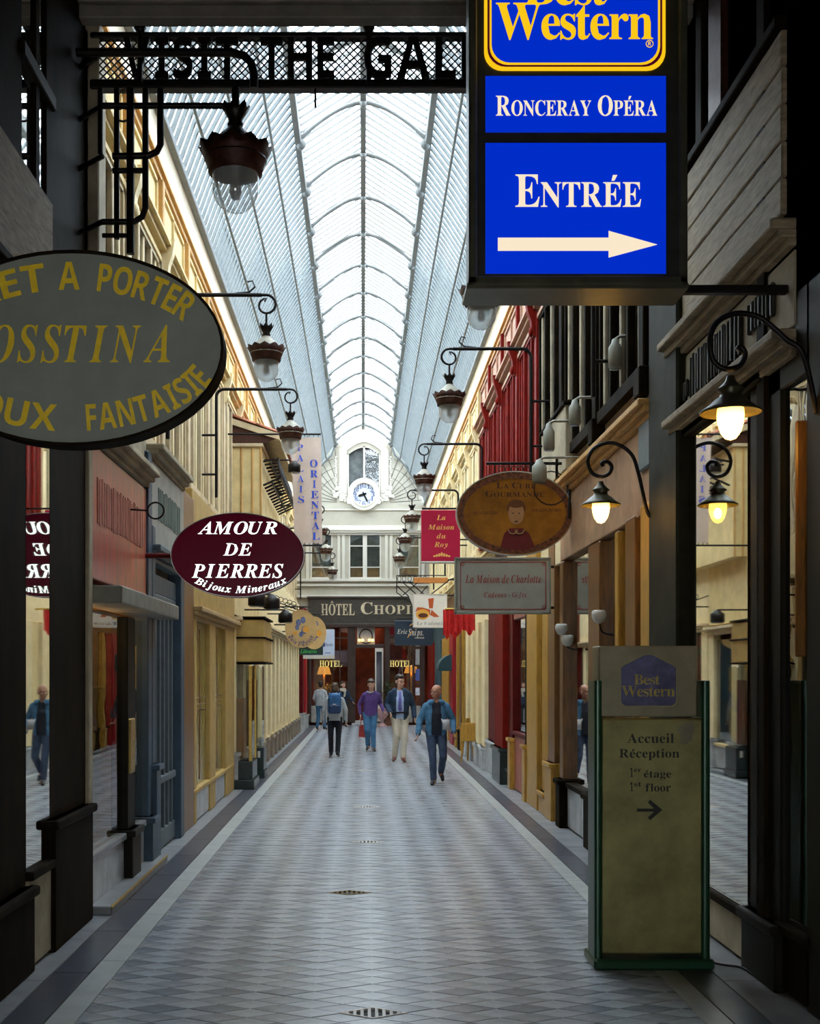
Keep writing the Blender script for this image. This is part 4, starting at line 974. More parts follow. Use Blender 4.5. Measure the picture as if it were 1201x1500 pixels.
# --- oval sign, near left
def oval(name, label, cxp, czp, rxp, rzp, Y, face, rim, th=.1, armx=None, armmat=None, rimw=.02):
    k = k_(Y); T = Thing(name, label, 'sign', (XX(cxp, Y), Y, ZZ(czp, Y)))
    cx, cz, rx, rz = XX(cxp, Y), ZZ(czp, Y), rxp * k, rzp * k
    m = MB(); m.disc(cx, cz, Y, Y + th, rx - .004, rz - .004, 56); T.part('face', m, face)
    m = MB(); m.ring(cx, cz, Y - .012, Y + th + .012, rx, rz, rimw, 56); T.part('rim', m, rim)
    if armx is not None:
        m = MB(); e = cx + math.copysign(rx, armx - cx); m.tube([(e, Y + th / 2, cz), (armx, Y + th / 2, cz)], .025, 8); T.part('arm', m, armmat or IRON)
    return T, cx, cz, k
Y = 5.0
T, cx, cz, k = oval('oval_sign', 'large grey oval clothing sign with yellow lettering at the left edge', 105, 510, 223, 143, Y, SIGNGR, DARKW, .1, XL, IRON, .012)
def L(T, s, st, pxc, pyc, wp, hp, Y, mt, **kw):
    m = MB(); kk = k_(Y); lettering(m, s, st, XX(pxc, Y), ZZ(pyc, Y), wp * kk, hp * kk, Y - .001, **kw); return T.part('lettering', m, mt)
for wd_, rx_, rz_, a0_, a1_, h_ in (('PRET', 200, 105, 150, 101, 40), ('A', 200, 105, 95.5, 86.5, 40), ('PORTER', 204, 105, 79, 31, 40), ('BIJOUX', 205, 103, -165, -96, 38), ('FANTAISIE', 205, 103, -84, -20, 38)):
    m = MB(); lettering(m, wd_, 'sansb', cx, cz, -1, h_ * k, Y - .001, arc=(rx_ * k, rz_ * k, math.radians(a0_), math.radians(a1_))); T.part('lettering', m, YEL)
L(T, 'BOSSTINA', 'ital', 96, 503, 306, 56, Y, YEL)
# --- backlit maroon oval
Y = 11.3
T, cx, cz, k = oval('oval_sign', 'maroon oval sign with glowing white lettering for a gemstone shop', 348, 813, 98, 62, Y, MAROON, REDD, .12, XL, REDD, .012)
m = MB(); m.ring(cx, cz, Y - .016, Y - .012, 98 * k, 62 * k, .006, 56); T.part('edge_highlight', m, STEEL)
for s, pc, py, wp, hp in (('AMOUR', 348, 773, 116, 18.5), ('DE', 348, 804.5, 42, 18.5), ('PIERRES', 348, 836, 134, 20.5)): L(T, s, 'ital', pc, py, wp, hp, Y, LITW, track=.02)
m = MB(); lettering(m, 'Bijoux Mineraux', 'ital', XX(352, Y), ZZ(811, Y), 134 * k, 10.5 * k, Y - .001, arc=(94 * k, 52.5 * k, math.radians(-134), math.radians(-45)), track=.03); T.part('lettering', m, LITW)
# --- confectioner oval
Y = 13.8
GOUR = mat('amber enamel', (0.36, 0.13, 0.006), 0.35, 0, 0.35, 3); GOURR = mat('floral border', (0.20, 0.06, 0.02), 0.5, 0, 0.6, 22)
T, cx, cz, k = oval('oval_sign', 'amber oval confectioner sign with a painted child, hanging at right', 754, 752, 86, 62, Y, GOUR, mat('pale metal rim', (.5, .47, .4), .35, .5, .1, 6), .08, None, None, .012)
m = MB(); m.ring(cx, cz, Y - .004, Y, 83 * k, 59 * k, 8 * k, 56); T.part('painted_border', m, GOURR)
DKR = mat('dark brown letter', (.06, .015, .01), .5, 0, 0, 5)
L(T, 'La Cure', 'serif', 756, 711, 58, 9, Y, DKR, sc=True, t=.006); L(T, 'Gourmande', 'serif', 754, 723.5, 86, 9, Y, DKR, sc=True, t=.006)
L(T, 'BISCUITIER', 'sansb', 712, 751.5, 36, 4, Y, GOURR, t=.006); L(T, 'CHOCOLATIER', 'sansb', 800, 747.5, 44, 4, Y, GOURR, t=.006)
m = MB(); m.disc(XX(756, Y), ZZ(752, Y), Y - .006, Y, 11.5 * k, 16 * k, 24); T.part('painted_face', m, mat('painted skin', (.50, .24, .09), .5, 0, .1, 20))
m = MB(); m.disc(XX(756, Y), ZZ(738, Y), Y - .008, Y, 11.5 * k, 6 * k, 20); m.disc(XX(756, Y), ZZ(744, Y), Y - .0045, Y, 14 * k, 11 * k, 20); T.part('painted_hair', m, mat('painted hair', (.16, .05, .01), .5, 0, .2, 30))
m = MB()
for px in (751.5, 760.5): m.disc(XX(px, Y), ZZ(752, Y), Y - .009, Y, 1.3 * k, .9 * k, 10)
m.disc(XX(756, Y), ZZ(764, Y), Y - .009, Y, 3 * k, 1 * k, 10); T.part('painted_features', m, DKR)
m = MB(); m.prism([(XX(a, Y), ZZ(b, Y)) for a, b in ((733, 801), (738, 782), (746, 774), (766, 774), (775, 782), (783, 801), (770, 806), (745, 806))], Y - .005, Y); T.part('painted_jumper', m, mat('painted red jumper', (.16, .01, .01), .5, 0, .1, 9))
m = MB()
for q in (-1, 1): m.tube([(XX(756 + q * 5 + 6 * math.cos(a) * 1.1, Y), Y - .008, ZZ(776 + 6 * math.sin(a), Y)) for a in [PI * i / 8 for i in range(9)]], .006, 5)
T.part('painted_collar', m, mat('painted collar', (.5, .35, .15), .5, 0, 0, 9))
m = MB(); m.tube([(XX(712, Y), Y, ZZ(679, Y)), (XX(848, Y) - .0, Y, ZZ(679, Y)), (2.45, Y, ZZ(682, Y)), (2.45, Y, ZZ(760, Y))], .018, 8)
for q in (725, 778): m.tube([(XX(q, Y), Y + .04, ZZ(679, Y)), (XX(q, Y), Y + .04, ZZ(694, Y))], .008, 6)
m.tube([(2.45 - .22 + .2 * math.cos(a), Y, ZZ(715, Y) + .2 * math.sin(a)) for a in [2 * PI * i / 20 for i in range(20)]], .008, 6, True)
for q in range(5): m.tube([(XX(735 + q * 9, Y) + .04 * math.cos(a), Y, ZZ(688, Y) + .04 * math.sin(a)) for a in [2 * PI * i / 12 for i in range(12)]], .006, 5, True)
T.part('bracket', m, IRON)
# --- gift shop sign
Y = 15.0; k = k_(Y)
CHG = mat('sage grey board', (.34, .34, .28), .5, 0, .08, 4); CHR = mat('brick red paint line', (.30, .04, .03), .5, 0, 0, 5)
T = Thing('hanging_sign', 'sage grey rectangular gift shop sign with red script lettering', 'sign', (XX(737, Y), Y, ZZ(860, Y)))
m = MB(); m.bbox(XX(667, Y), XX(806, Y), Y, Y + .08, ZZ(898, Y), ZZ(818, Y), .01); T.part('board', m, CHG)
m = MB(); x0, x1, z0, z1 = XX(666, Y), XX(807, Y), ZZ(899.5, Y), ZZ(816.5, Y)
for a, b, c, d in ((x0, x0 + .03, z0, z1), (x1 - .03, x1, z0, z1), (x0, x1, z0, z0 + .03), (x0, x1, z1 - .03, z1)): m.bbox(a, b, Y - .012, Y + .09, c, d, .005)
T.part('frame', m, mat('grey green frame', (.26, .25, .19), .5, 0, .1, 4))
m = MB(); r1 = rrect(XX(674, Y), XX(800, Y), ZZ(893, Y), ZZ(823, Y), .05); r2 = rrect(XX(675.2, Y), XX(798.8, Y), ZZ(891.8, Y), ZZ(824.2, Y), .045); m.loop(r1, r2, Y - .003, Y)
for px, py in ((677, 826), (797, 826), (677, 890), (797, 890)): m.ring(XX(px, Y), ZZ(py, Y), Y - .003, Y, 3.2 * k, 3.2 * k, 1 * k, 16)
T.part('painted_line', m, CHR)
L(T, 'La Maison de Charlotte', 'ital', 737, 848, 111, 12, Y, CHR); L(T, 'Cadeaux - Gifts', 'ital', 740, 871, 62, 7.5, Y, CHR)
m = MB(); m.tube([(x1, Y + .04, ZZ(830, Y)), (2.52, Y + .04, ZZ(830, Y))], .02, 6); m.tube([(x1, Y + .04, ZZ(890, Y)), (2.52, Y + .04, ZZ(890, Y))], .02, 6); T.part('wall_fixing', m, IRON)
# --- crimson banner sign
Y = 22.5; k = k_(Y)
T = Thing('hanging_sign', 'crimson rectangular sign with yellow italic lettering hanging under the lanterns', 'sign', (XX(646, Y), Y, ZZ(784, Y)))
m = MB(); m.bbox(XX(617, Y), XX(674, Y), Y, Y + .1, ZZ(822, Y), ZZ(747, Y), .01); T.part('board', m, mat('crimson sign face', (.52, .008, .05), .4, 0, .05, 4))
m = MB(); m.bbox(XX(616.5, Y), XX(675, Y), Y - .01, Y + .11, ZZ(825, Y), ZZ(822, Y)); T.part('bottom_rail', m, WHITE2)
YL2 = mat('warm yellow letter', (.9, .5, .12), .5, 0, 0, 5)
for s, py, wp in (('La', 758, 13), ('Maison', 772, 38), ('du', 785, 13), ('Roy', 797.5, 20)): L(T, s, 'ital', 646, py, wp, 7.5, Y, YL2, track=.04)
m = MB()
for i in range(-3, 4): m.disc(XX(647 + i * 3.6, Y), ZZ(812 + abs(i) * .9, Y), Y - .004, Y, 1.8 * k, (3.2 - abs(i) * .6) * k, 10)
T.part('painted_ornament', m, YL2)
m = MB(); m.tube([(XX(618, Y), Y + .05, ZZ(744.5, Y)), (XR + .02, Y + .05, ZZ(744.5, Y))], .02, 6); m.tube([(XX(674, Y), Y + .05, ZZ(790, Y)), (XR + .02, Y + .05, ZZ(790, Y))], .015, 6); T.part('arm', m, IRON)
# --- chocolate shop sign
Y = 27.0; k = k_(Y)
T = Thing('box_sign', 'square white box sign with orange brown cup drawing', 'sign', (XX(630, Y), Y, ZZ(895, Y)))
SW = mat('off white sign face', (.78, .74, .66), .5, 0, .05, 4)
m = MB(); m.bbox(XX(605.5, Y), XX(654.5, Y), Y, Y + .2, ZZ(919, Y), ZZ(871, Y), .012); T.part('box', m, SW)
m = MB(); x0, x1, z0, z1 = XX(605, Y), XX(655, Y), ZZ(919.5, Y), ZZ(870, Y)
for a, b, c, d in ((x0, x0 + .02, z0, z1), (x1 - .02, x1, z0, z1), (x0, x1, z0, z0 + .02), (x0, x1, z1 - .02, z1)): m.bbox(a, b, Y - .008, Y + .21, c, d, .003)
T.part('frame', m, WHITE2)
OR = mat('rust orange print', (.50, .09, .02), .5, 0, 0, 5); ORL = mat('ochre print', (.75, .36, .05), .5, 0, 0, 5); CHO = mat('chocolate print', (.10, .03, .01), .5, 0, 0, 5)
m = MB(); m.prism([(XX(627, Y), ZZ(877, Y)), (XX(635.5, Y), ZZ(876, Y)), (XX(634, Y), ZZ(891, Y)), (XX(628.5, Y), ZZ(891, Y))], Y - .004, Y)
m.prism([(XX(608, Y), ZZ(897, Y)), (XX(611, Y), ZZ(889.5, Y)), (XX(619, Y), ZZ(890, Y)), (XX(630, Y), ZZ(893, Y)), (XX(630, Y), ZZ(901, Y)), (XX(612, Y), ZZ(894, Y))], Y - .004, Y)
m.prism([(XX(630, Y), ZZ(901, Y)), (XX(632, Y), ZZ(893, Y)), (XX(643.5, Y), ZZ(903.5, Y)), (XX(636, Y), ZZ(904, Y))], Y - .004, Y); T.part('printed_figure', m, OR)
m = MB(); m.disc(XX(619, Y), ZZ(900, Y), Y - .005, Y, 10 * k, 7.5 * k, 24); T.part('printed_cup', m, ORL)
m = MB(); m.disc(XX(619.5, Y), ZZ(901.5, Y), Y - .007, Y, 7 * k, 3.4 * k, 20); T.part('printed_chocolate', m, CHO)
L(T, 'Le Valentin', 'ital', 631, 913, 42, 5, Y, mat('grey script', (.30, .28, .27), .5, 0, 0, 5))
m = MB(); m.prism([(XX(597, Y + .3), ZZ(868, Y)), (XX(605, Y), ZZ(872, Y)), (XX(605, Y), ZZ(886, Y))], Y + .2, Y + .24); T.part('corner_flag', m, WHITE2)
m = MB(); m.tube([(x1, Y + .1, ZZ(872, Y)), (XR + .02, Y + .1, ZZ(872, Y))], .02, 6); m.tube([(XX(632, Y), Y + .1, ZZ(870, Y)), (XX(660, Y), Y + .1, ZZ(848, Y)), (XR, Y + .1, ZZ(840, Y))], .015, 6); T.part('arm', m, IRON)
# --- hairdresser sign
Y = 31.0; k = k_(Y)
T = Thing('hanging_sign', 'dark navy sign with white brush lettering below the white box sign', 'sign', (XX(605, Y), Y, ZZ(927, Y)))
m = MB(); m.bbox(XX(578, Y), XX(634, Y), Y, Y + .1, ZZ(945.5, Y), ZZ(909, Y), .01); T.part('board', m, mat('navy sign face', (.012, .028, .05), .35, 0, .1, 4))
L(T, 'Eric', 'ital', 589, 925, 15, 7, Y, WHITE2); L(T, 'Snips.', 'ital', 609, 926, 22, 10, Y, WHITE2); L(T, 'COIFFEUR', 'sansb', 614.5, 934.5, 14, 2, Y, WHITE2)
m = MB(); m.tube([(XX(600, Y), Y - .006, ZZ(917, Y)), (XX(606, Y), Y - .006, ZZ(912, Y)), (XX(612, Y), Y - .006, ZZ(911, Y))], .012, 5); m.tube([(XX(597, Y), Y - .006, ZZ(934, Y)), (XX(604, Y), Y - .006, ZZ(924, Y))], .01, 5); T.part('brush_stroke', m, ORL)
m = MB(); m.tube([(XX(580, Y), Y + .05, ZZ(906, Y)), (XR + .02, Y + .05, ZZ(906, Y))], .02, 6); T.part('arm', m, IRON)
# --- orange board
Y = 30.0
T = Thing('hanging_board', 'narrow orange brown board hanging above the white box sign', 'sign', (XX(631, Y), Y, ZZ(850, Y)))
m = MB(); m.bbox(XX(606, Y), XX(656, Y), Y, Y + .12, ZZ(854, Y), ZZ(846, Y), .01); T.part('board', m, mat('orange brown wood', (.55, .2, .04), .5, 0, .15, 5))
m = MB(); m.tube([(XX(655, Y), Y + .06, ZZ(849, Y)), (XR + .02, Y + .06, ZZ(849, Y))], .02, 6); T.part('arm', m, IRON)
# --- tall pale banner
Y = 21.0; k = k_(Y)
T = Thing('vertical_banner', 'tall pale pink vertical banner with blue lettering in two columns', 'banner', (XX(450, Y), Y, ZZ(720, Y)))
PKB = mat('pale pink canvas', (.66, .52, .43), .8, 0, .06, 3); BLB = mat('royal blue print', (.02, .07, .55), .5, 0, 0, 5)
m = MB(); nz = 20; V = []; Fc = []
for i in range(nz + 1):
    t = i / nz; z = ZZ(641 + 155 * t, Y)
    for j in range(9):
        u = j / 8; x = XX(429 + 2 * t + 41 * u - (1 - t) * 2 * (1 - u), Y); V.append((x, Y + .02 * math.sin(u * 6 + t * 2), z))
for i in range(nz):
    for j in range(8): Fc.append((i * 9 + j, i * 9 + j + 1, (i + 1) * 9 + j + 1, (i + 1) * 9 + j))
n_ = len(V); m.add(V + [(a, b + .012, c) for a, b, c in V], Fc + [tuple(q + n_ for q in reversed(f)) for f in Fc], True); T.part('cloth', m, PKB)
for i, c in enumerate('PALAIS'):
    m = MB(); lettering(m, c, 'serif', XX(439.5 + i * .35, Y), ZZ(656 + i * 15.2, Y), (9 if c != 'I' else 5) * k, 10 * k, Y - .025, .004); T.part('letter', m, BLB)
for i, c in enumerate('ORIENTAL'):
    m = MB(); lettering(m, c, 'serif', XX(459.5 + i * .5, Y), ZZ(679 + i * 15.2, Y), (11 if c != 'I' else 5) * k, 11 * k, Y - .025, .004); T.part('letter', m, BLB)
m = MB(); m.tube([(XLU + .03, Y, ZZ(636, Y)), (XX(470, Y), Y, ZZ(636, Y))], .018, 6); T.part('top_rod', m, IRON)
m = MB(); m.tube([(XLU + .03, Y, ZZ(799, Y)), (XX(472, Y), Y, ZZ(799, Y))], .018, 6); T.part('bottom_rod', m, IRON)
for i in range(6):
    for py in (637.5, 797.5):
        m = MB(); m.tube([(XX(433 + i * 6.6, Y), Y - .01 + .02 * math.sin(a), ZZ(py, Y) + .03 * math.cos(a)) for a in [2 * PI * q / 10 for q in range(10)]], .006, 5, True); T.part('lace_ring', m, IRON)
# --- round wooden signs
RND = mat('honey wood disc', (.66, .44, .18), .5, 0, .1, 5); NAV = mat('navy print', (.05, .06, .2), .5, 0, 0, 5)
for (px, py, rx, rz, Y, lb) in ((441, 921, 23.5, 28, 24.0, 'round honey wood bakery sign with fraktur lettering, nearer of the two discs'), (460, 927, 18, 24, 26.0, 'second honey wood disc sign partly hidden behind the bakery disc')):
    T, cx, cz, k = oval('round_sign', lb, px, py, rx, rz, Y, RND, RND, .06, None, None, .015)
    m = MB()
    for a, b, r in ((-4, -10, 5), (3, -14, 5), (5, 2, 6), (-6, -2, 4), (0, 9, 4)): m.disc(cx + a * k * rx / 24, cz - b * k * .9, Y - .004, Y, r * k * .75, r * k, 12)
    T.part('painted_figures', m, mat('painted blue figures', (.16, .20, .38), .6, 0, .5, 30))
    m = MB(); m.disc(cx + 7 * k, cz - 1 * k, Y - .007, Y, 5 * k, 5 * k, 14); m.box(cx - 12 * k, cx - 6 * k, Y - .007, Y, cz - 9 * k, cz - 4 * k); T.part('painted_bread', m, ORL)
    m = MB()
    if px == 441: lettering(m, 'Pain d’Epices', 'frak', cx, cz, -1, 7 * k, Y - .001, arc=((rx - 6) * k, (rz - 6) * k, math.radians(-155), math.radians(-28))); T.part('lettering', m, NAV)
    m = MB(); m.tube([(XL - .35, Y + .03, cz + rz * k + .06), (cx + .2, Y + .03, cz + rz * k + .06)], .015, 6); m.tube([(XL - .3, Y + .03, cz + rz * k + .4), (cx, Y + .03, cz + rz * k - .02)], .012, 6)
    for q in range(6): m.tube([(cx - .15 - q * .09 + .05 * math.cos(a), Y + .03, cz + rz * k + .12 + .03 * q + .05 * math.sin(a)) for a in [2 * PI * i / 10 for i in range(10)]], .008, 5, True)
    T.part('scroll_arm', m, IRON)
Y = 28.0; k = k_(Y)
T = Thing('hanging_sign', 'black and red bookshop sign with green lettering behind the wooden discs', 'sign', (XX(457, Y), Y, ZZ(936, Y)))
m = MB(); m.bbox(XX(438, Y), XX(473, Y), Y, Y + .08, ZZ(959.5, Y), ZZ(912, Y), .01); T.part('board', m, mat('black green board', (.012, .03, .025), .4, 0, .1, 4))
m = MB(); m.disc(XX(461, Y), ZZ(940, Y), Y - .004, Y, 10.5 * k, 10 * k, 24); T.part('red_emblem', m, REDB)
m = MB(); m.disc(XX(468, Y), ZZ(936, Y), Y - .008, Y, 3 * k, 2 * k, 12); T.part('white_emblem', m, WHITE2)
L(T, 'Librairie', 'ital', 452, 954, 24, 5.5, Y, mat('bright green print', (.05, .5, .1), .5, 0, 0, 5))
m = MB(); m.tube([(XL - .02, Y + .04, ZZ(915, Y)), (XX(440, Y), Y + .04, ZZ(915, Y))], .02, 6); T.part('arm', m, IRON)
Y = 30.0; k = k_(Y)
T = Thing('poster_sign', 'pale blue museum poster sign hanging behind the bookshop sign', 'sign', (XX(470, Y), Y, ZZ(942, Y)))
m = MB(); m.bbox(XX(444, Y), XX(490, Y), Y, Y + .05, ZZ(964, Y), ZZ(922, Y), .008); T.part('board', m, mat('pale blue poster', (.52, .60, .75), .5, 0, .06, 4))
L(T, 'Musée', 'ital', 481, 944, 14, 5, Y, NAV)
m = MB(); m.disc(XX(474.5, Y), ZZ(944, Y), Y - .004, Y, 1.5 * k, 4 * k, 10); m.box(XX(476, Y), XX(484, Y), Y - .003, Y, ZZ(957, Y), ZZ(956, Y)); T.part('printed_figure', m, NAV)
m = MB(); m.box(XX(444, Y), XX(490, Y), Y - .01, Y, ZZ(965, Y), ZZ(960, Y)); T.part('bottom_strip', m, WHITE2)
m = MB(); m.tube([(XL - .02, Y + .04, ZZ(925, Y)), (XX(446, Y), Y + .04, ZZ(925, Y))], .02, 6); T.part('arm', m, IRON)

# --- clock
T = Thing('wall_clock', 'round white clock with dark hands on the end wall', 'clock', (ex(533), EY - .1, ez(725)))
cx, cz = ex(533), ez(725); kk = 1 / 39.0
m = MB(); m.ring(cx, cz, EY - .22, EY, 23.5 * kk, 23.5 * kk, 7 * kk, 48); T.part('case_ring', m, WHITE2)
m = MB(); m.ring(cx, cz, EY - .25, EY - .1, 18 * kk, 18 * kk, 1.6 * kk, 48); T.part('bezel', m, mat('cream bezel', (.8, .7, .5), .5, 0, .05, 5))
m = MB(); m.disc(cx, cz, EY - .14, EY, 17 * kk, 17 * kk, 40); T.part('dial', m, mat('white dial', (.50, .53, .60), .4, 0, 0, 5))
for i in range(12):
    a = math.radians(90 - 30 * i); m = MB(); r = 13.2 * kk; s_ = str(i if i else 12)
    lettering(m, s_, 'serif', cx + r * math.cos(a), cz + r * math.sin(a), .12 + .06 * (len(s_) - 1), .16, EY - .141, .003); T.part('numeral', m, NAV)
for a, L0, w in ((198, 9.5, .035), (-65, 13.5, .025)):
    a = math.radians(a); m = MB(); dx, dz = math.cos(a), math.sin(a); nx, nz = -dz, dx; L_ = L0 * kk
    m.prism([(cx - dx * .1 - nx * w, cz - dz * .1 - nz * w), (cx + dx * L_ * .7 - nx * w * 1.4, cz + dz * L_ * .7 - nz * w * 1.4), (cx + dx * L_, cz + dz * L_), (cx + dx * L_ * .7 + nx * w * 1.4, cz + dz * L_ * .7 + nz * w * 1.4), (cx - dx * .1 + nx * w, cz - dz * .1 + nz * w)], EY - .17, EY - .155); T.part('hand', m, BLACKW)

# --- lattice banner of the portal
Y = 9.0; k = k_(Y)
T = Thing('lattice_sign', 'black iron lattice sign with cut out capitals across the arcade entrance', 'sign', (XX(400, Y), Y, ZZ(90, Y)))
xa, xb = XX(133, Y), 2.42; zt, zbm = ZZ(54, Y), ZZ(126, Y)
m = MB(); m.bbox(xa, xb, Y - .04, Y + .04, ZZ(58, Y), ZZ(50, Y)); T.part('top_rail', m, IRON)
m = MB(); m.bbox(xa, xb, Y - .05, Y + .05, ZZ(133, Y), ZZ(120, Y)); T.part('bottom_rail', m, IRON)
m = MB(); dz = zt - zbm; x = xa - dz
while x < xb:
    for s in (0, 1):
        a, b = (x, x + dz) if s == 0 else (x + dz, x)
        # clip to the sides
        za, zb_ = zbm, zt
        p0, p1 = Vector((a, 0, zbm)), Vector((b, 0, zt))
        t0, t1 = 0, 1
        d = p1.x - p0.x
        for lim, s2 in ((xa, 1), (xb, -1)):
            f0, f1 = s2 * (p0.x - lim), s2 * (p1.x - lim)
            if f0 < 0 and f1 < 0: t0, t1 = 1, 0; break
            if f0 < 0: t0 = max(t0, -f0 / (f1 - f0))
            if f1 < 0: t1 = min(t1, f0 / (f0 - f1))
        if t1 - t0 > .05:
            q0 = p0 + (p1 - p0) * t0; q1 = p0 + (p1 - p0) * t1; yy = Y + .006 * (1 if s else -1)
            m.tube([(q0.x, yy, q0.z), (q1.x, yy, q1.z)], .0065, 4)
    x += .058
T.part('lattice', m, IRON, stuff=True)
for s, a, b in (('VISIT', 182, 350), ('THE', 382, 490), ('GALLERY', 533, 840)):
    m = MB(); lettering(m, s, 'sansb', XX((a + b) / 2, Y), ZZ(89, Y), (b - a) * k, 58 * k, Y - .02, .03, track=.12); T.part('lettering', m, IRON)
for px in (207, 540):
    m = MB(); m.lathe([(.03, 0), (.05, .03), (.02, .06), (.035, .1), (.0, .16)], (XX(px, Y), Y - .05, ZZ(52, Y)), 10); m.tube([(XX(px, Y), Y - .05, ZZ(128, Y)), (XX(px, Y), Y - .05, ZZ(45, Y))], .02, 8); T.part('finial', m, IRON)
m = MB(); m.tube([(XX(462, Y), Y - .03, ZZ(130, Y)), (XX(462, Y), Y - .03, ZZ(160, Y))], .01, 6); T.part('loose_cable', m, IRON)

# ================================================================= CAST-IRON LANTERNS
def arcpts(cx, cz, r, a0, a1, n, Y): return [(cx + r * math.cos(math.radians(a0 + (a1 - a0) * i / n)), Y, cz + r * math.sin(math.radians(a0 + (a1 - a0) * i / n))) for i in range(n + 1)]
def lantern_head(T, x, Y, z, s=1.0):
    """z = rim between skirt and globe"""
    m = MB(); m.lathe([(a * s, b * s) for a, b in ((.135, -.01), (.162, 0), (.168, .03), (.178, .06), (.192, .10), (.222, .155), (.21, .15), (.18, .10), (.15, .05))], (x, Y, z), 48, {1: (16, .004 * s, .003 * s), 4: (12, .004 * s, .003 * s), 5: (12, .013 * s, .008 * s), 6: (12, .013 * s, .008 * s)}, caps=False); sk = T.part('scalloped_skirt', m, RUST)
    m = MB(); m.lathe([(a * s, b * s) for a, b in ((.19, .08), (.18, .13), (.16, .165), (.12, .21), (.075, .25), (.045, .28), (.035, .3))], (x, Y, z), 24); hd_ = T.part('hood', m, PATINA)
    m = MB(); m.lathe([(a * s, b * s) for a, b in ((.04, .275), (.05, .30), (.04, .32), (.06, .36), (.085, .405), (.07, .40), (.03, .34))], (x, Y, z), 32, {4: (8, .018 * s, .008 * s), 5: (8, .014 * s, .006 * s)}); T.part('crown', m, IRON, parent=hd_)
    m = MB(); m.lathe([(0.002, -.235 * s)] + [(.142 * s * math.sin(q), (-.09 - .145 * math.cos(q)) * s) for q in [PI / 2 * i / 8 for i in range(1, 9)]] + [(.142 * s, 0)], (x, Y, z), 24, caps=False); gg_ = T.part('glass_globe', m, GLOBE)
    m = MB(); m.lathe([(.001, -.16 * s), (.025 * s, -.15 * s), (.038 * s, -.11 * s), (.03 * s, -.06 * s), (.018 * s, -.03 * s), (.018 * s, .02 * s)], (x, Y, z), 14); T.part('bulb', m, BULBG, parent=gg_)
def lantern(sgn, Y, label):
    x = sgn * 1.13 + .02; zp = 5.49; wall = sgn * 2.5; pole = sgn * 2.24; za = 6.25
    T = Thing('wall_lantern', label, 'lantern', (x, Y, zp), 'cast iron arcade lanterns')
    lantern_head(T, x, Y, zp)
    m = MB(); m.tube([(pole, Y, 4.6)] + [(pole, Y, za - .12)] + [(pole - sgn * .12 * (1 - math.cos(a)), Y, za - .12 + .12 * math.sin(a)) for a in [PI / 2 * i / 6 for i in range(1, 7)]] + [(x + sgn * .05, Y, za)], .024, 8); T.part('bracket_pole', m, IRON)
    m = MB(); r = .105
    cxx = x - sgn * .0; czz = za - r
    pts = [(x + sgn * .05, Y, za)] + [(x - sgn * r * math.sin(a) , Y, czz + r * math.cos(a)) for a in [PI * i / 10 for i in range(0, 11)]] + [(x + sgn * (.085) * math.sin(a), Y, czz - r + .085 - .085 * math.cos(a)) for a in [PI * i / 8 * 1.0 for i in range(1, 9)]] + [(x + sgn * .02, Y, czz + .03)]
    m.tube(pts, .018, 8, taper=.6); T.part('scroll', m, IRON)
    m = MB(); m.tube([(x + sgn * .35, Y, za + .015), (x + sgn * .2, Y, za + .03), (x + sgn * .13, Y, za + .09), (x + sgn * .16, Y, za + .16), (x + sgn * .22, Y, za + .15)], .014, 6, taper=.6); T.part('curl', m, IRON)
    m = MB(); m.tube([(x, Y, czz - r), (x, Y, zp + .33)], .014, 6); T.part('rod', m, IRON)
    for z in (5.55, 4.95):
        m = MB(); m.tube([(pole, Y, z), (wall, Y, z)], .018, 6); T.part('standoff', m, IRON)
    return T
A = lantern(-1, 13.3, 'left cast iron lantern beside the large grey oval sign, nearest full bracket')
for y, lb in ((17.7, 'left cast iron lantern just before the tiled bay room'), (29.9, 'left cast iron lantern half hidden by the pale banner, upper one'), (34.5, 'left cast iron lantern against the end wall windows, middle one'), (41.5, 'farthest left cast iron lantern, lowest against the end wall')):
    copy_thing(A.o, (A.loc[0], y, A.loc[2]), lb)
B_ = lantern(1, 15.5, 'right cast iron lantern in front of the red upper storey')
for y, lb in ((11.3, 'cast iron lantern directly under the blue hotel sign'), (21.9, 'right cast iron lantern above the crimson sign'), (27.4, 'right cast iron lantern left of the crimson sign, upper one'), (31.8, 'right cast iron lantern left of the crimson sign, middle one'), (36.9, 'farthest right cast iron lantern before the end wall')):
    copy_thing(B_.o, (B_.loc[0], y, B_.loc[2]), lb)
# near hanging lantern with its pipe framework
Y = 8.6; k = k_(Y)
T = Thing('hanging_lantern', 'largest dark lantern hanging under the lattice sign at upper left', 'lantern', (XX(345, Y), Y, ZZ(262, Y)))
lantern_head(T, XX(345, Y), Y, ZZ(255, Y), 1.22)
for o in T.o.children:
    if o.name.startswith('hood'): o.data.materials[0] = IRON
def pl(*p): return [(XX(a, Y), Y, ZZ(b, Y)) for a, b in p]
m = MB(); m.tube(pl((345, 165), (345, 128)), .03, 8); T.part('rod', m, IRON)
for nm, pts, r in (('pipe', pl((112, 77), (340, 77), (358, 82), (368, 92), (372, 108), (372, 130)), .032), ('pipe', pl((150, 155), (345, 155)), .024), ('pipe', pl((235, 130), (235, 212), (230, 222), (218, 228), (165, 229)), .026), ('pipe', pl((213, 130), (213, 305), (208, 318), (196, 325), (150, 325)), .024),
                   ('pipe', pl((171, 130), (171, 350)), .022), ('pipe', pl((191, 130), (191, 372)), .03), ('pipe', pl((147, 130), (147, 225)), .02), ('pipe', pl((165, 250), (213, 250)), .022), ('pipe', pl((150, 345), (190, 345)), .018)):
    m = MB(); m.tube(pts, r, 8); T.part(nm, m, IRON)
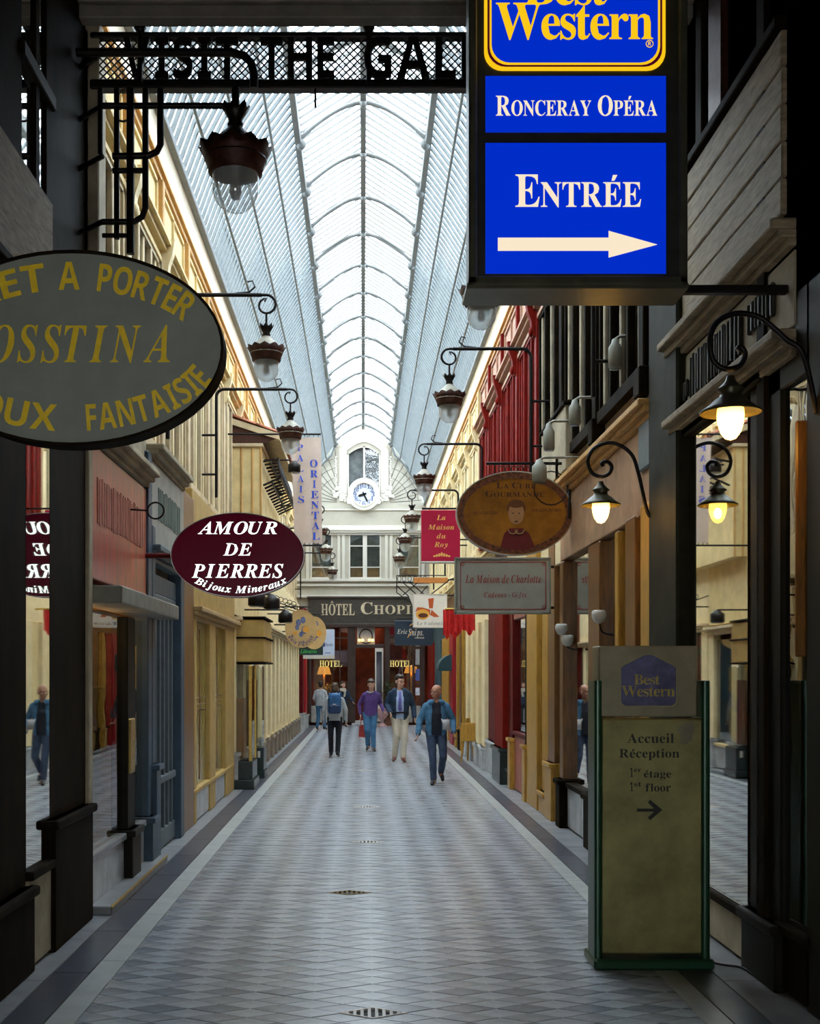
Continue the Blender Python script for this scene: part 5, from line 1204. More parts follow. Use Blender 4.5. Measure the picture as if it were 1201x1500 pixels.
m = MB(); m.tube([(XX(180, Y) + .05 * math.cos(a), Y, ZZ(168, Y) + .05 * math.sin(a)) for a in [2 * PI * i / 14 for i in range(14)]], .008, 6, True); T.part('ring', m, IRON)
for py in (77, 155, 229, 325):
    m = MB(); m.tube([(XX(150, Y), Y, ZZ(py, Y)), (-2.2, 8.85, ZZ(py, Y))], .02, 6); T.part('wall_tie', m, IRON)
# ring stay on the left fascia
Y = 10.6
T = Thing('iron_ring', 'black iron ring on the corner of the left red fascia', 'ring', (XX(228, Y), Y, ZZ(748, Y)))
m = MB(); m.tube([(XX(228, Y) + .075 * math.cos(a), Y, ZZ(748, Y) + .075 * math.sin(a)) for a in [2 * PI * i / 20 for i in range(20)]], .009, 6, True); T.part('hoop', m, IRON)
m = MB(); m.tube([(XX(228, Y) - .075, Y, ZZ(748, Y)), (XL, Y, ZZ(746, Y))], .009, 6); T.part('stem', m, IRON)

# ================================================================= LIT GOOSENECK LAMPS
BULBSH = glassmat('frosted yellow bulb glass', (1.0, 0.72, 0.22), 1.3, 0.0, 0.1, 0, 0.55)
CORE = mat('white hot core', (1, .9, .7), .3, 0, 0, 4, emit=(1.0, .72, .38), estr=150)
def goose(label, x, Y, zb, s, pts, energy):
    T = Thing('gooseneck_lamp', label, 'lamp', (x, Y, zb), 'lit gooseneck lamps on the right wall')
    m = MB(); m.lathe([(a * s, b * s) for a, b in ((.165, -.005), (.168, .003), (.13, .03), (.085, .07), (.06, .085), (.055, .11), (.075, .125), (.06, .14), (.03, .17), (.02, .2))], (x, Y, zb), 28, caps=False); T.part('shade', m, SHADE)
    m = MB(); m.lathe([(.001, -.155 * s), (.03 * s, -.145 * s), (.055 * s, -.11 * s), (.07 * s, -.06 * s), (.075 * s, -.02 * s), (.072 * s, .02 * s)], (x, Y, zb), 20); bs_ = T.part('bulb', m, BULBSH); m = MB(); m.ellipsoid((x, Y, zb - .07 * s), (.03 * s, .03 * s, .045 * s), 14, 8); T.part('filament_core', m, CORE, parent=bs_)
    m = MB(); m.tube(pts, .016 * s, 8); T.part('gooseneck', m, IRON)
def cat_rom(p, n=6):
    out = []
    for i in range(len(p) - 1):
        p0, p1, p2, p3 = [Vector(p[max(0, min(len(p) - 1, j))]) for j in (i - 1, i, i + 1, i + 2)]
        for q in range(n):
            t = q / n; out.append(.5 * ((2 * p1) + (-p0 + p2) * t + (2 * p0 - 5 * p1 + 4 * p2 - p3) * t * t + (-p0 + 3 * p1 - 3 * p2 + p3) * t ** 3))
    out.append(Vector(p[-1])); return out
Y = 9.8
c = [(408, 1070), (405, 880), (370, 790), (290, 745), (215, 765), (183, 820), (200, 875), (240, 893), (275, 880), (287, 850), (270, 828), (245, 832), (250, 848)]
g_ = [(XX(800 + a / 2.995, Y), Y, ZZ(400 + b / 2.995, Y)) for a, b in c]; g_ = [(2.46, Y, g_[0][2])] + [(2.40, Y, g_[0][2] + .04)] + g_[1:]
g2 = cat_rom(g_); T = goose('smaller lit lamp on a curled gooseneck bracket before the shop window', XX(880, Y), Y, ZZ(740, Y), 1.0, g2, 14)
m = MB(); m.tube([(XX(880, Y), Y, ZZ(698, Y)), (XX(880, Y), Y, ZZ(712, Y) - .0)], .012, 6)
Y = 6.4
c = [(1150, 760), (1080, 600), (950, 480), (790, 340), (680, 300), (560, 300), (450, 360), (400, 470), (410, 610), (470, 685), (545, 700), (620, 670), (655, 590), (620, 540), (595, 565)]
g_ = [(XX(960 + a / 4.983, Y), Y, ZZ(400 + b / 4.983, Y)) for a, b in c]; g_ = [(2.5, Y, g_[0][2] - .2)] + g_[1:]
goose('larger lit lamp with a wide dark shade at the upper right', XX(1070, Y), Y, ZZ(604, Y), 1.0, cat_rom(g_), 14)

# ================================================================= TOTEM SIGN
Y = 7.5; k = k_(Y)
T = Thing('totem_sign', 'freestanding green edged hotel totem sign with worn olive panel', 'sign', (XX(953, Y), Y, 0))
OLV = mat('worn olive metal', (0.32, 0.29, 0.11), 0.28, 0.25, 0.3, 2.6); OLT = mat('tarnished beige panel', (0.24, 0.21, 0.13), 0.4, 0.3, 0.2, 3)
GRN = mat('bottle green enamel', (0.012, 0.06, 0.028), 0.3, 0.2, 0.15, 5)
xl, xr_ = XX(870, Y), XX(1039, Y)
m = MB(); m.bbox(xl - .01, xr_ + .02, Y - .06, Y + .3, 0, .07, .015); T.part('base', m, GRN)
for a, b in ((xl + .0, xl + .05), (xr_ - .055, xr_)):
    m = MB(); m.prism(rrect(a, b, Y - .03, Y + .22, .022, 4), .07, ZZ(997, Y), 'z'); T.part('side_column', m, GRN)
m = MB(); m.bbox(xl + .045, xr_ - .05, Y - .015, Y + .2, .1, ZZ(1053, Y), .01); T.part('lower_panel', m, OLV)
m = MB(); m.bbox(XX(876, Y), XX(1020, Y), Y - .02, Y + .2, ZZ(1050, Y), ZZ(946, Y), .008); T.part('header_panel', m, OLT)
sh = bwlogo(T, XX(948.5, Y), ZZ(1035, Y), 83 * k, 77 * k, Y)
m = MB(); m.prism(sh(0), Y - .023, Y - .02); T.part('logo_border', m, OLV)
m = MB(); m.prism(sh(.006), Y - .026, Y - .02); T.part('logo_panel', m, mat('faded violet blue panel', (.10, .10, .20), .35, .3, .3, 8))
LGY = mat('faded yellow letter', (.42, .33, .08), .5, 0, .3, 20); INK = mat('dark olive ink', (.008, .009, .005), .5, 0, .1, 9)
m = MB(); lettering(m, 'Best', 'serif', XX(946, Y), ZZ(995, Y), 38 * k, 15 * k, Y - .027, .002, track=.0); lettering(m, 'Western', 'serif', XX(948, Y), ZZ(1012, Y), 78 * k, 16 * k, Y - .027, .002, track=0); T.part('lettering', m, LGY)
for s, px, py, wp, hp in (('Accueil', 952, 1081, 68, 14), ('Réception', 950, 1103, 88, 13), ('étage', 962, 1133, 40, 11), ('floor', 963, 1153, 37, 12), ('1', 924, 1131, 5, 13), ('1', 924, 1152, 5, 13), ('er', 933, 1127, 11, 6.5), ('st', 933, 1148, 11, 7)):
    m = MB(); lettering(m, s, 'serif', XX(px, Y), ZZ(py, Y), wp * k, hp * k, Y - .016, .002, track=.05); T.part('lettering', m, INK)
m = MB(); m.prism([(XX(a, Y), ZZ(b, Y)) for a, b in ((932, 1184), (957, 1184), (948, 1175), (951, 1171), (969, 1186), (951, 1201), (948, 1197), (957, 1188.5), (932, 1188.5))], Y - .018, Y - .015); T.part('arrow', m, INK)
m = MB(); m.prism([(XX(a, Y), ZZ(b, Y)) for a, b in ((990, 1068), (1002, 1059), (1014, 1055), (1016, 1066), (1012, 1084), (1003, 1091), (994, 1088), (996, 1078))], Y - .017, Y - .015); T.part('peeled_patch', m, OLT)
m = MB(); m.tube(cat_rom([(xr_ - .03, Y + .1, .03), (xr_ + .1, Y + .05, .012), (xr_ + .2, Y - .02, .012), (xr_ + .22, Y - .2, .012)]), .008, 6); T.part('power_cable', m, IRON)

# ================================================================= SMALL FITTINGS
def floodlight(name, label, pts, body, sz, mt, dark=False):
    x, y, z = body; T = Thing(name, label, 'floodlight', body)
    m = MB(); m.tube(pts, .016, 6); T.part('arm', m, PATINA if not dark else IRON)
    m = MB(); w, h = sz; m.lathe([(w * .25, -h / 2), (w * .5, -h / 2 + .01), (w * .5, h * .2), (w * .3, h * .35), (w * .22, h / 2), (.01, h / 2 + .01)], (x, y, z), 12); T.part('housing', m, mt)
    m = MB(); m.lathe([(w * .42, -h / 2 - .012), (w * .46, -h / 2)], (x, y, z), 12); T.part('lens', m, GLOBE)
GRYP = mat('grimy white plastic', (.33, .32, .25), .5, 0, .15, 6)
for (px, py, Y, w, h, lb) in ((901, 518, 11.0, .13, .27, 'grimy white floodlight, highest beside the grey electrical panel'), (842, 604, 12.4, .13, .26, 'tilted grimy floodlight on a long arm, second from the top'), (804, 640, 13.2, .13, .3, 'upper left grimy floodlight over the amber oval sign'), (790, 690, 13.3, .17, .25, 'boxy grey floodlight directly above the amber oval sign')):
    x, z = XX(px, Y), ZZ(py, Y); floodlight('floodlight', lb, [(x, Y, z + h / 2), (x + .05, Y, z + h / 2 + .03), (2.485, Y, z + h / 2 + .03)], (x, Y, z), (w, h), GRYP)
floodlight('floodlight', 'black angled floodlight in front of the pale banner', [(-1.9, 22.3, ZZ(674, 22.3)), (XX(425, 22.3), 22.3, ZZ(674, 22.3))], (XX(431, 20.5), 20.5, ZZ(684, 20.5)), (.22, .2), IRON, True)
for (px, py, Y, lb) in ((376, 877, 17.2, 'dark floodlight under the maroon oval sign, left one'), (398, 882, 18.2, 'dark floodlight under the maroon oval sign, right one'), (418, 903, 21.0, 'dark floodlight aimed at the round wooden sign')):
    x, z = XX(px, Y), ZZ(py, Y); floodlight('floodlight', lb, [(XL - .02, Y, z + .12), (x, Y, z + .12)], (x, Y, z), (.26, .22), IRON, True)
WG = mat('milk glass globe', (.62, .60, .52), .3, 0, .03, 5)
for (px, py, Y, lb, two) in ((877, 903, 11.8, 'single milk glass wall globe in front of the wooden window posts', 0), (826, 928, 13.6, 'pair of milk glass globes on a brass arm at right', 1)):
    x, z = XX(px, Y), ZZ(py, Y); T = Thing('globe_lamp', lb, 'lamp', (x, Y, z))
    for q in range(1 + two):
        m = MB(); m.lathe([(.02, -.07), (.05, -.05), (.075, .0), (.07, .05), (.055, .062)], (x - .03 * two + q * .07, Y, z + .05 * two - q * .13), 18); T.part('globe', m, WG)
    m = MB(); m.tube(cat_rom([(x + .01, Y, z - .08), (x + .04, Y, z - .16), (x + .15, Y, z - .19), (2.5, Y, z - .17)]), .01, 6); T.part('arm', m, IRON)
# red swagged curtain
Y = 24.0
T = Thing('swag_curtain', 'bright red swagged curtain over the cream fluted shopfront', 'curtain', (XX(672, Y), Y, ZZ(905, Y)))
CURT = mat('scarlet fabric', (.62, .02, .02), .7, 0, .2, 12)
for (xa, xb, yy, dp) in ((XX(649, 25.5), XX(672, 25.5), 25.5, .68), (XX(662, Y), XX(694, Y) + .03, Y, .56)):
    m = MB(); V = []; Fc = []; nx, nz = 24, 10; zt = ZZ(893, yy)
    for j in range(nz + 1):
        for i in range(nx + 1):
            u = i / nx; v = j / nz; V.append((xa + (xb - xa) * u, yy + .04 * math.sin(u * 26) * (.3 + v), zt - v * (dp - .14 * abs(math.cos(u * PI * 2)) + .02 * math.sin(u * 40))))
    for j in range(nz):
        for i in range(nx): q = j * (nx + 1) + i; Fc.append((q, q + 1, q + nx + 2, q + nx + 1))
    n_ = len(V); m.add(V + [(a, b + .015, c) for a, b, c in V], Fc + [tuple(q + n_ for q in reversed(f)) for f in Fc], True); T.part('drape', m, CURT)
m = MB(); m.tube([(XX(652, 25.5), 25.5, ZZ(892, 25.5)), (XR, 25.5, ZZ(892, 25.5))], .02, 6); m.tube([(XX(664, Y), Y, ZZ(892, Y)), (XR, Y, ZZ(892, Y))], .02, 6); T.part('rail', m, BRASS)
# wrought iron openwork bracket
Y = 34.0; k = k_(Y)
T = Thing('iron_bracket', 'black wrought iron openwork bracket above the hotel sign board', 'bracket', (XX(600, Y), Y, ZZ(855, Y)))
m = MB()
for a, b in (((581, 843), (627, 843)), ((581, 853), (627, 853)), ((581, 843), (581, 868)), ((581, 868), (620, 895)), ((590, 853), (626, 885)), ((600, 853), (628, 876)), ((581, 858), (606, 880)), ((590, 872), (612, 853)), ((603, 885), (626, 858))): m.tube([(XX(a[0], Y), Y, ZZ(a[1], Y)), (XX(b[0], Y), Y, ZZ(b[1], Y))], .016, 5)
m.tube([(XX(626, Y), Y, ZZ(843, Y)), (XR, Y, ZZ(843, Y))], .016, 5)
T.part('openwork', m, IRON)
for px in (585, 592, 600, 608, 616, 622):
    m = MB(); m.tube([(XX(px, Y) + .05 * math.cos(a), Y, ZZ(848, Y) + .08 * math.sin(a)) for a in [2 * PI * i / 12 for i in range(12)]], .01, 5, True); T.part('scroll', m, IRON)
# small dome awning
Y = 31.5
T = Thing('dome_awning', 'small dark green dome awning on the right wall', 'awning', (2.3, Y, ZZ(975, Y)))
m = MB(); V = []; n = 10
xa, xb = XX(642, Y), 2.5; z0 = ZZ(980, Y); hh = ZZ(958, Y) - z0
for e in range(2):
    for i in range(n + 1):
        a = PI / 2 * i / n; V.append((xb - (xb - xa) * math.cos(a), Y + e * 1.2, z0 + hh * math.sin(a)))
m.add(V + [(xb, Y, z0), (xb, Y + 1.2, z0)], [(i, i + 1, n + 2 + i, n + 1 + i) for i in range(n)] + [tuple([2 * n + 2] + list(range(n + 1))), tuple([2 * n + 3] + list(range(2 * n + 1, n, -1)))], False)
T.part('canopy', m, TEAL)
m = MB()
for i in range(6): m.disc(xa + .05 + i * (xb - xa - .06) / 6, z0, Y - .01, Y, .05, .06, 10)
T.part('scalloped_edge', m, TEAL)
# easel
T = Thing('easel', 'small wooden easel board standing against the right wall near the man in denim', 'easel', (2.28, 25.3, 0))
for a, b in (((2.12, 25.2, 0), (2.25, 25.2, .95)), ((2.42, 25.2, 0), (2.3, 25.2, .95)), ((2.3, 25.55, 0), (2.28, 25.25, .95))):
    m = MB(); m.tube([a, b], .022, 6); T.part('leg', m, GOLDW)
m = MB(); m.bbox(2.12, 2.43, 25.15, 25.18, .45, .85); T.part('panel', m, GOLDW)

# ================================================================= PEOPLE
def capsule(m, p0, p1, r0, r1, n=14, squash=None):
    p0, p1 = Vector(p0), Vector(p1); d = (p1 - p0); L_ = d.length
    if L_ < 1e-5: d = Vector((0, 0, 1))
    q = Vector((0, 0, 1)).rotation_difference(d.normalized()).to_matrix()
    vs_, fs_ = [], []; rings = []
    for i in range(5): a = -PI / 2 + PI / 2 * i / 4; rings.append((r0 * math.cos(a), r0 * math.sin(a)))
    for i in range(5): a = PI / 2 * i / 4; rings.append((r1 * math.cos(a), L_ + r1 * math.sin(a)))
    for r_, z_ in rings:
        for k in range(n):
            a = 2 * PI * k / n; v = q @ Vector((max(r_, 1e-4) * math.cos(a), max(r_, 1e-4) * math.sin(a), z_)) + p0
            vs_.append(v)
    for j in range(len(rings) - 1):
        for k in range(n): fs_.append((j * n + k, j * n + (k + 1) % n, j * n + n + (k + 1) % n, j * n + n + k))
    fs_.append(tuple(reversed(range(n)))); fs_.append(tuple(range((len(rings) - 1) * n, len(rings) * n)))
    m.add(vs_, fs_, True)
def fuse(m, name, mats, voxel, smooth=2, wrinkle=0.0):
    me = mesh_from(m, name, mats); o = bpy.data.objects.new('tmp', me); COL.objects.link(o)
    rm = o.modifiers.new('r', 'REMESH'); rm.mode = 'VOXEL'; rm.voxel_size = voxel
    if smooth: sm = o.modifiers.new('s', 'SMOOTH'); sm.iterations = smooth; sm.factor = .6
    if wrinkle:
        tx = bpy.data.textures.new('w', 'CLOUDS'); tx.noise_scale = .09
        dm = o.modifiers.new('d', 'DISPLACE'); dm.texture = tx; dm.strength = wrinkle; dm.mid_level = .5
    PEND.append((o, name, mats)); return o
PEND = []
SKIN = mat('tanned skin', (.42, .20, .12), .5, 0, .1, 12); SKIN2 = mat('fair skin', (.58, .33, .23), .5, 0, .08, 12)
DENIM = mat('faded blue denim', (.065, .18, .30), .8, 0, .25, 14, .2); JEANS = mat('dark blue jeans', (.035, .055, .10), .8, 0, .25, 10, .2); JEANB = mat('mid blue jeans', (.05, .15, .28), .8, 0, .25, 10, .2)
BLKC = mat('black cloth', (.008, .009, .016), .8, 0, .2, 10, .1); NAVYC = mat('navy wool', (.010, .028, .06), .75, 0, .2, 12, .1); PURP = mat('purple knit', (.085, .04, .17), .85, 0, .15, 16, .2)
BEIGC = mat('beige cotton', (.52, .46, .36), .8, 0, .12, 10, .2); GRYC = mat('pale grey fleece', (.40, .42, .42), .9, 0, .12, 10, .2); SHRT = mat('light blue shirt', (.42, .52, .72), .7, 0, .06, 10)
TIEM = mat('violet tie', (.12, .11, .38), .5, 0, .15, 20); LEATH = mat('brown shoe leather', (.12, .03, .015), .35, 0, .2, 10); BLSH = mat('black shoe leather', (.012, .012, .014), .35, 0, .2, 10)
HAIRB = mat('dark brown hair', (.025, .014, .008), .6, 0, .3, 30, .2); HAIRG = mat('brown hair', (.06, .035, .02), .6, 0, .3, 30, .2); PACK = mat('blue nylon', (.02, .10, .24), .5, 0, .2, 8, .1); REDBAG = mat('red leather', (.28, .02, .015), .4, 0, .15, 8); SCARF = mat('cream scarf', (.55, .50, .40), .9, 0, .15, 12, .2)
PEOPLE = []
def person(label, X, Y, hgt, rot, J, look, top, legs, shoes, hair, skin, jacket=None, bald=False, collar=None):
    """J: joints for a 1.75 m figure facing -Y: elbL wrL elbR wrR kneeL ankL kneeR ankR (L = picture left when facing the camera)"""
    T = Thing('person', label, 'person', (X, Y, 0), None); s = hgt / 1.75; bx = lambda p: Vector(p)
    V3 = Vector
    lean = J.get('lean', (0, 0)); pel = V3((0, 0, .95)); che = V3((lean[0] * .6, lean[1] * .6, 1.25)); nek = V3((lean[0], lean[1], 1.47)); hd = nek + V3((look[2] if len(look) > 2 else 0, -.03, .16))
    shL = V3((-.175, 0, 1.385)) + V3((*lean, 0)); shR = V3((.175, 0, 1.385)) + V3((*lean, 0)); hiL = V3((-.095, 0, .92)); hiR = V3((.095, 0, .92))
    eL, wL, eR, wR = V3(J['elbL']), V3(J['wrL']), V3(J['elbR']), V3(J['wrR']); kL, aL, kR, aR = V3(J['kneeL']), V3(J['ankL']), V3(J['kneeR']), V3(J['ankR'])
    rz = Matrix.Rotation(look[0], 3, 'Z') @ Matrix.Rotation(look[1], 3, 'X')
    HS = 1.13
    def hp(x, y, z): return hd + rz @ V3((x, y, z)) * HS
    b = MB()
    # body core, one continuous surface
    capsule(b, pel, che, .115, .12); capsule(b, che, nek - V3((0, 0, .08)), .12, .075); capsule(b, nek - V3((0, 0, .06)), hd - V3((0, 0, .04)), .056, .052)
    for a, e, w in ((shL, eL, wL), (shR, eR, wR)): capsule(b, a, e, .045, .036); capsule(b, e, w, .036, .026); capsule(b, V3((0, 0, 1.40)) + V3((*lean, 0)), a, .06, .05)
    for h_, k_i, a in ((hiL, kL, aL), (hiR, kR, aR)): capsule(b, h_, k_i, .075, .052); capsule(b, k_i, a, .052, .034); capsule(b, a, a + V3((0, -.09, -.04)), .034, .028)
    def ell(mm, c, r, n=18): # rotated ellipsoid
        t = MB(); t.ellipsoid((0, 0, 0), r, n, 12); mm.add([hd + rz @ (V3(c) + V3(v)) * HS for v in t.v], t.f, True)
    ell(b, (0, .012, .035), (.074, .092, .088)); ell(b, (0, -.018, -.035), (.058, .07, .072)); ell(b, (0, -.05, -.088), (.03, .028, .022))
    capsule(b, hp(0, -.085, .02), hp(0, -.112, -.018), .009, .015, 8)                      # nose
    for q in (-1, 1):
        ell(b, (q * .076, .01, -.005), (.009, .02, .032), 10); ell(b, (q * .03, -.074, .032), (.022, .014, .008), 8); ell(b, (q * .04, -.06, -.02), (.02, .02, .018), 8)
    ell(b, (0, -.083, -.052), (.022, .012, .007), 8); ell(b, (0, -.081, -.064), (.019, .012, .007), 8)
    for e, w, sd in ((eL, wL, -1), (eR, wR, 1)):      # hands: palm, four fingers, thumb
        d = (w - e).normalized(); f_ = V3((0, -1, 0)); f_ = (f_ - d * f_.dot(d)).normalized(); n_ = d.cross(f_).normalized() * sd
        pc = w + d * .045
        for t in (-.026, -.009, .009, .026): capsule(b, w + d * .01 + f_ * t * .7, w + d * .085 + f_ * t, .014, .012, 8)
        for i, t in enumerate((-.028, -.010, .009, .027)):
            Lf = (.062, .076, .08, .07)[i]; a0 = w + d * .088 + f_ * t; a1 = a0 + (d * .8 + n_ * -.35).normalized() * Lf * .5; a2 = a1 + (d * .5 + n_ * -.8).normalized() * Lf * .5
            capsule(b, a0, a1, .009, .0085, 8); capsule(b, a1, a2, .0085, .0075, 8)
        t0 = w + d * .03 + f_ * .03; t1 = t0 + (d * .7 + f_ * .8).normalized() * .035; capsule(b, t0, t1, .012, .010, 8); capsule(b, t1, t1 + (d * .95 + f_ * .2 - n_ * .2).normalized() * .03, .010, .008, 8)
    ents = [(b, 'body', skin, .0085, 2, 0)]
    # upper garment
    def upper_g(g, ex_, topz, loose, sleeves=True, hem=.86):
        capsule(g, pel + V3((0, 0, hem - 1.0)), che, .118 + ex_, .132 + ex_); capsule(g, che, V3((0, 0, topz - .075)) + V3((*lean, 0)), .132 + ex_, .082 + ex_)
        capsule(g, pel + V3((-.065, 0, hem - 1.0)), che + V3((-.065, 0, 0)), .105 + ex_, .115 + ex_); capsule(g, pel + V3((.065, 0, hem - 1.0)), che + V3((.065, 0, 0)), .105 + ex_, .115 + ex_)
        capsule(g, che + V3((-.07, .0, 0)), V3((-.09, 0, topz - .06)) + V3((*lean, 0)), .115 + ex_, .075 + ex_); capsule(g, che + V3((.07, 0, 0)), V3((.09, 0, topz - .06)) + V3((*lean, 0)), .115 + ex_, .075 + ex_)
        capsule(g, V3((-.06, 0, topz - .06)) + V3((*lean, 0)), V3((.06, 0, topz - .06)) + V3((*lean, 0)), .068 + ex_, .068 + ex_)
        if sleeves:
            for a, e, w in ((shL, eL, wL), (shR, eR, wR)): capsule(g, a, e, .056 + ex_, .046 + ex_); capsule(g, e, e + (w - e) * .95, .046 + ex_, .036 + ex_); capsule(g, V3((0, 0, 1.40)) + V3((*lean, 0)), a, .078 + ex_, .056 + ex_)
    g = MB(); upper_g(g, .006, 1.47, 0); ents.append((g, 'shirt' if jacket else 'jumper', top, .014, 3, .008))
    # trousers
    g = MB(); capsule(g, pel + V3((-.055, 0, .03)), hiL, .115, .10); capsule(g, pel + V3((.055, 0, .03)), hiR, .115, .10); capsule(g, hiL, hiR, .10, .10)
    for h_, k_i, a in ((hiL, kL, aL), (hiR, kR, aR)): capsule(g, h_, k_i, .098, .070); capsule(g, k_i, a + (k_i - a) * .06, .070, .060)
    ents.append((g, 'trousers', legs, .014, 3, .010))
    for a, tp in ((aL, J.get('toeL', (-.03, -.16, -.07))), (aR, J.get('toeR', (.03, -.16, -.07)))):
        g = MB(); tt = V3(tp); fl = V3((0, 0, -.045)); hl = a + V3((0, 0, -.045)) - tt.normalized() * .045
        capsule(g, hl, a + tt * .65 + V3((0, 0, .01)), .038, .04, 12); capsule(g, a + tt * .5, a + tt * .95, .040, .032, 12); capsule(g, a, a + V3((0, 0, -.03)), .043, .045, 12); capsule(g, hl + V3((0, 0, -.0)), hl + V3((0, 0, .03)), .038, .038)
        ents.append((g, 'shoe', shoes, .010, 2, 0))
    if jacket:
        g = MB(); upper_g(g, .016, 1.48, 0, True, J.get('hem', .84))
        j = fuse(g, 'jacket', jacket, .014, 3, .012); j['_cut'] = J.get('open', .06); j['_hem'] = J.get('hem', .84)
        PEOPLE.append((T, j, s, rot)); 
    if not bald:
        g = MB()
        def eh(c, r): 
            t = MB(); t.ellipsoid((0, 0, 0), r, 18, 10); g.add([hd + rz @ (V3(c) + V3(v)) * HS for v in t.v], t.f, True)
        eh((0, .026, .062), (.083, .092, .082)); eh((0, .055, .0), (.076, .066, .085)); eh((0, -.045, .098), (.058, .05, .03))
        if hair[1] > 0: eh((0, .06, -.05), (.085, .06, .08)); eh((-.05, .03, -.04), (.04, .05, .08)); eh((.05, .03, -.04), (.04, .05, .08))
        ents.append((g, 'hair', hair[0], .009, 2, .01))
    for g, nm, mt, vx, smo, wr in ents: PEOPLE.append((T, fuse(g, nm, mt, vx, smo, wr), s, rot))
    # small plain parts, already in the body frame
    def extra(nm, m_, mt): 
        me = mesh_from(m_, nm, mt); o = bpy.data.objects.new('tmp', me); COL.objects.link(o); PEND.append((o, nm, mt)); PEOPLE.append((T, o, s, rot))
    for q in (-1, 1):
        m_ = MB(); t = MB(); t.ellipsoid((0, 0, 0), (.0125, .009, .009), 10, 6); m_.add([hp(q * .030, -.080, .012) + rz @ V3(v) for v in t.v], t.f, True); extra('eye', m_, mat('eye white', (.5, .45, .4), .2, 0, 0, 4))
        m_ = MB(); t = MB(); t.ellipsoid((0, 0, 0), (.006, .004, .006), 8, 6); m_.add([hp(q * .030, -.0875, .012) + rz @ V3(v) for v in t.v], t.f, True); extra('iris', m_, BLKC)
    m_ = MB(); t = MB(); t.ellipsoid((0, 0, 0), (.02, .006, .006), 10, 6); m_.add([hp(0, -.0935, -.058) + rz @ V3(v) for v in t.v], t.f, True); extra('lips', m_, mat('lip', (.30, .10, .08), .5, 0, 0, 4))
    return T, extra, hp, dict(nek=nek, lean=lean, wL=wL, wR=wR, eL=eL, eR=eR)

# man in denim jacket, striding towards the camera, looking to picture left
A_J = dict(elbL=(-.29, .02, 1.15), wrL=(-.33, -.12, .90), elbR=(.30, .05, 1.15), wrR=(.30, -.10, .93), kneeL=(-.07, -.14, .50), ankL=(-.06, -.22, .09), kneeR=(.12, -.10, .50), ankR=(.10, .26, .19), toeR=(.03, -.11, -.13), toeL=(-.04, -.17, -.055), open=.085, hem=.90)
TA, exA, hpA, dA = person('bald man in a blue denim jacket over black, nearest of the walkers', 1.27, 20.2, 1.71, 0, A_J, (-.75, .05), BLKC, JEANS, BLSH, None, SKIN, DENIM, True)
m = MB()
for q in (-1, 1): m.tube([hpA(q * .032 + .02 * math.cos(a), -.098, .014 + .015 * math.sin(a)) for a in [2 * PI * i / 12 for i in range(12)]], .0022, 5, True)
exA('glasses', m, BLKC)
m = MB(); m.box(.10, .22, -.235, -.22, .98, 1.16); m.prism([(.07, 1.18), (.19, 1.10), (.27, .98), (.24, .94), (.12, 1.03)], -.215, -.20); exA('folded_papers', m, mat('grey paper', (.45, .44, .42), .6, 0, .1, 9))
m = MB()
for q in (-1, 1): m.prism([(q * .03, 1.50), (q * .12, 1.50), (q * .15, 1.42), (q * .09, 1.40)], -.125, -.11)
exA('jacket_collar', m, DENIM)
# tall man in navy blazer
B_J = dict(elbL=(-.27, .03, 1.15), wrL=(-.20, -.22, 1.00), elbR=(.28, .05, 1.14), wrR=(.30, -.06, .90), kneeL=(-.07, -.16, .52), ankL=(-.11, -.10, .10), kneeR=(.09, -.12, .52), ankR=(.06, -.20, .09), open=.075, hem=.86)
TB, exB, hpB, dB = person('tall dark haired man in navy blazer, blue tie and beige trousers', .80, 25.4, 1.86, 0, B_J, (.55, .1), SHRT, BEIGC, LEATH, (HAIRB, 0), SKIN2, NAVYC)
m = MB(); m.prism([(-.022, 1.44), (.022, 1.44), (.038, 1.06), (0, 1.02), (-.038, 1.06)], -.172, -.155); exB('tie', m, TIEM)
m = MB(); m.box(-.15, .15, -.165, .13, .985, 1.02); exB('belt', m, BLKC)
m = MB()
for q in (-1, 1): m.tube([hpB(q * .032 + .021 * math.cos(a), -.098, .014 + .016 * math.sin(a)) for a in [2 * PI * i / 12 for i in range(12)]], .0025, 5, True)
exB('glasses', m, BLKC)
# man in purple jumper
C_J = dict(elbL=(-.27, .05, 1.15), wrL=(-.24, -.03, .90), elbR=(.27, .02, 1.15), wrR=(.34, -.16, .98), kneeL=(-.08, -.14, .52), ankL=(-.05, .02, .12), kneeR=(.08, -.10, .50), ankR=(.08, -.16, .09), toeL=(-.03, -.14, -.08), lean=(.03, -.04))
TC, exC, hpC, dC = person('man in purple jumper and jeans carrying a red bag', .17, 28.8, 1.75, 0, C_J, (.15, .2), PURP, JEANB, BLSH, (HAIRG, 0), SKIN2)
m = MB(); m.tube([(-.07, -.10, 1.475), (-.045, -.135, 1.455), (0, -.15, 1.44), (.045, -.135, 1.455), (.09, -.10, 1.475)], .014, 6); exC('collar', m, GRYC)
# person walking away with blue backpack
D_J = dict(elbL=(-.27, .0, 1.13), wrL=(-.27, -.10, .88), elbR=(.27, .0, 1.13), wrR=(.27, -.08, .90), kneeL=(-.09, -.05, .50), ankL=(-.07, .03, .09), kneeR=(.10, -.06, .50), ankR=(.09, -.10, .09))
TD, exD, hpD, dD = person('person in grey fleece seen from behind with a blue backpack', -.66, 26.9, 1.66, PI, D_J, (0, .15), GRYC, BLKC, BLSH, (HAIRG, 0), SKIN2)
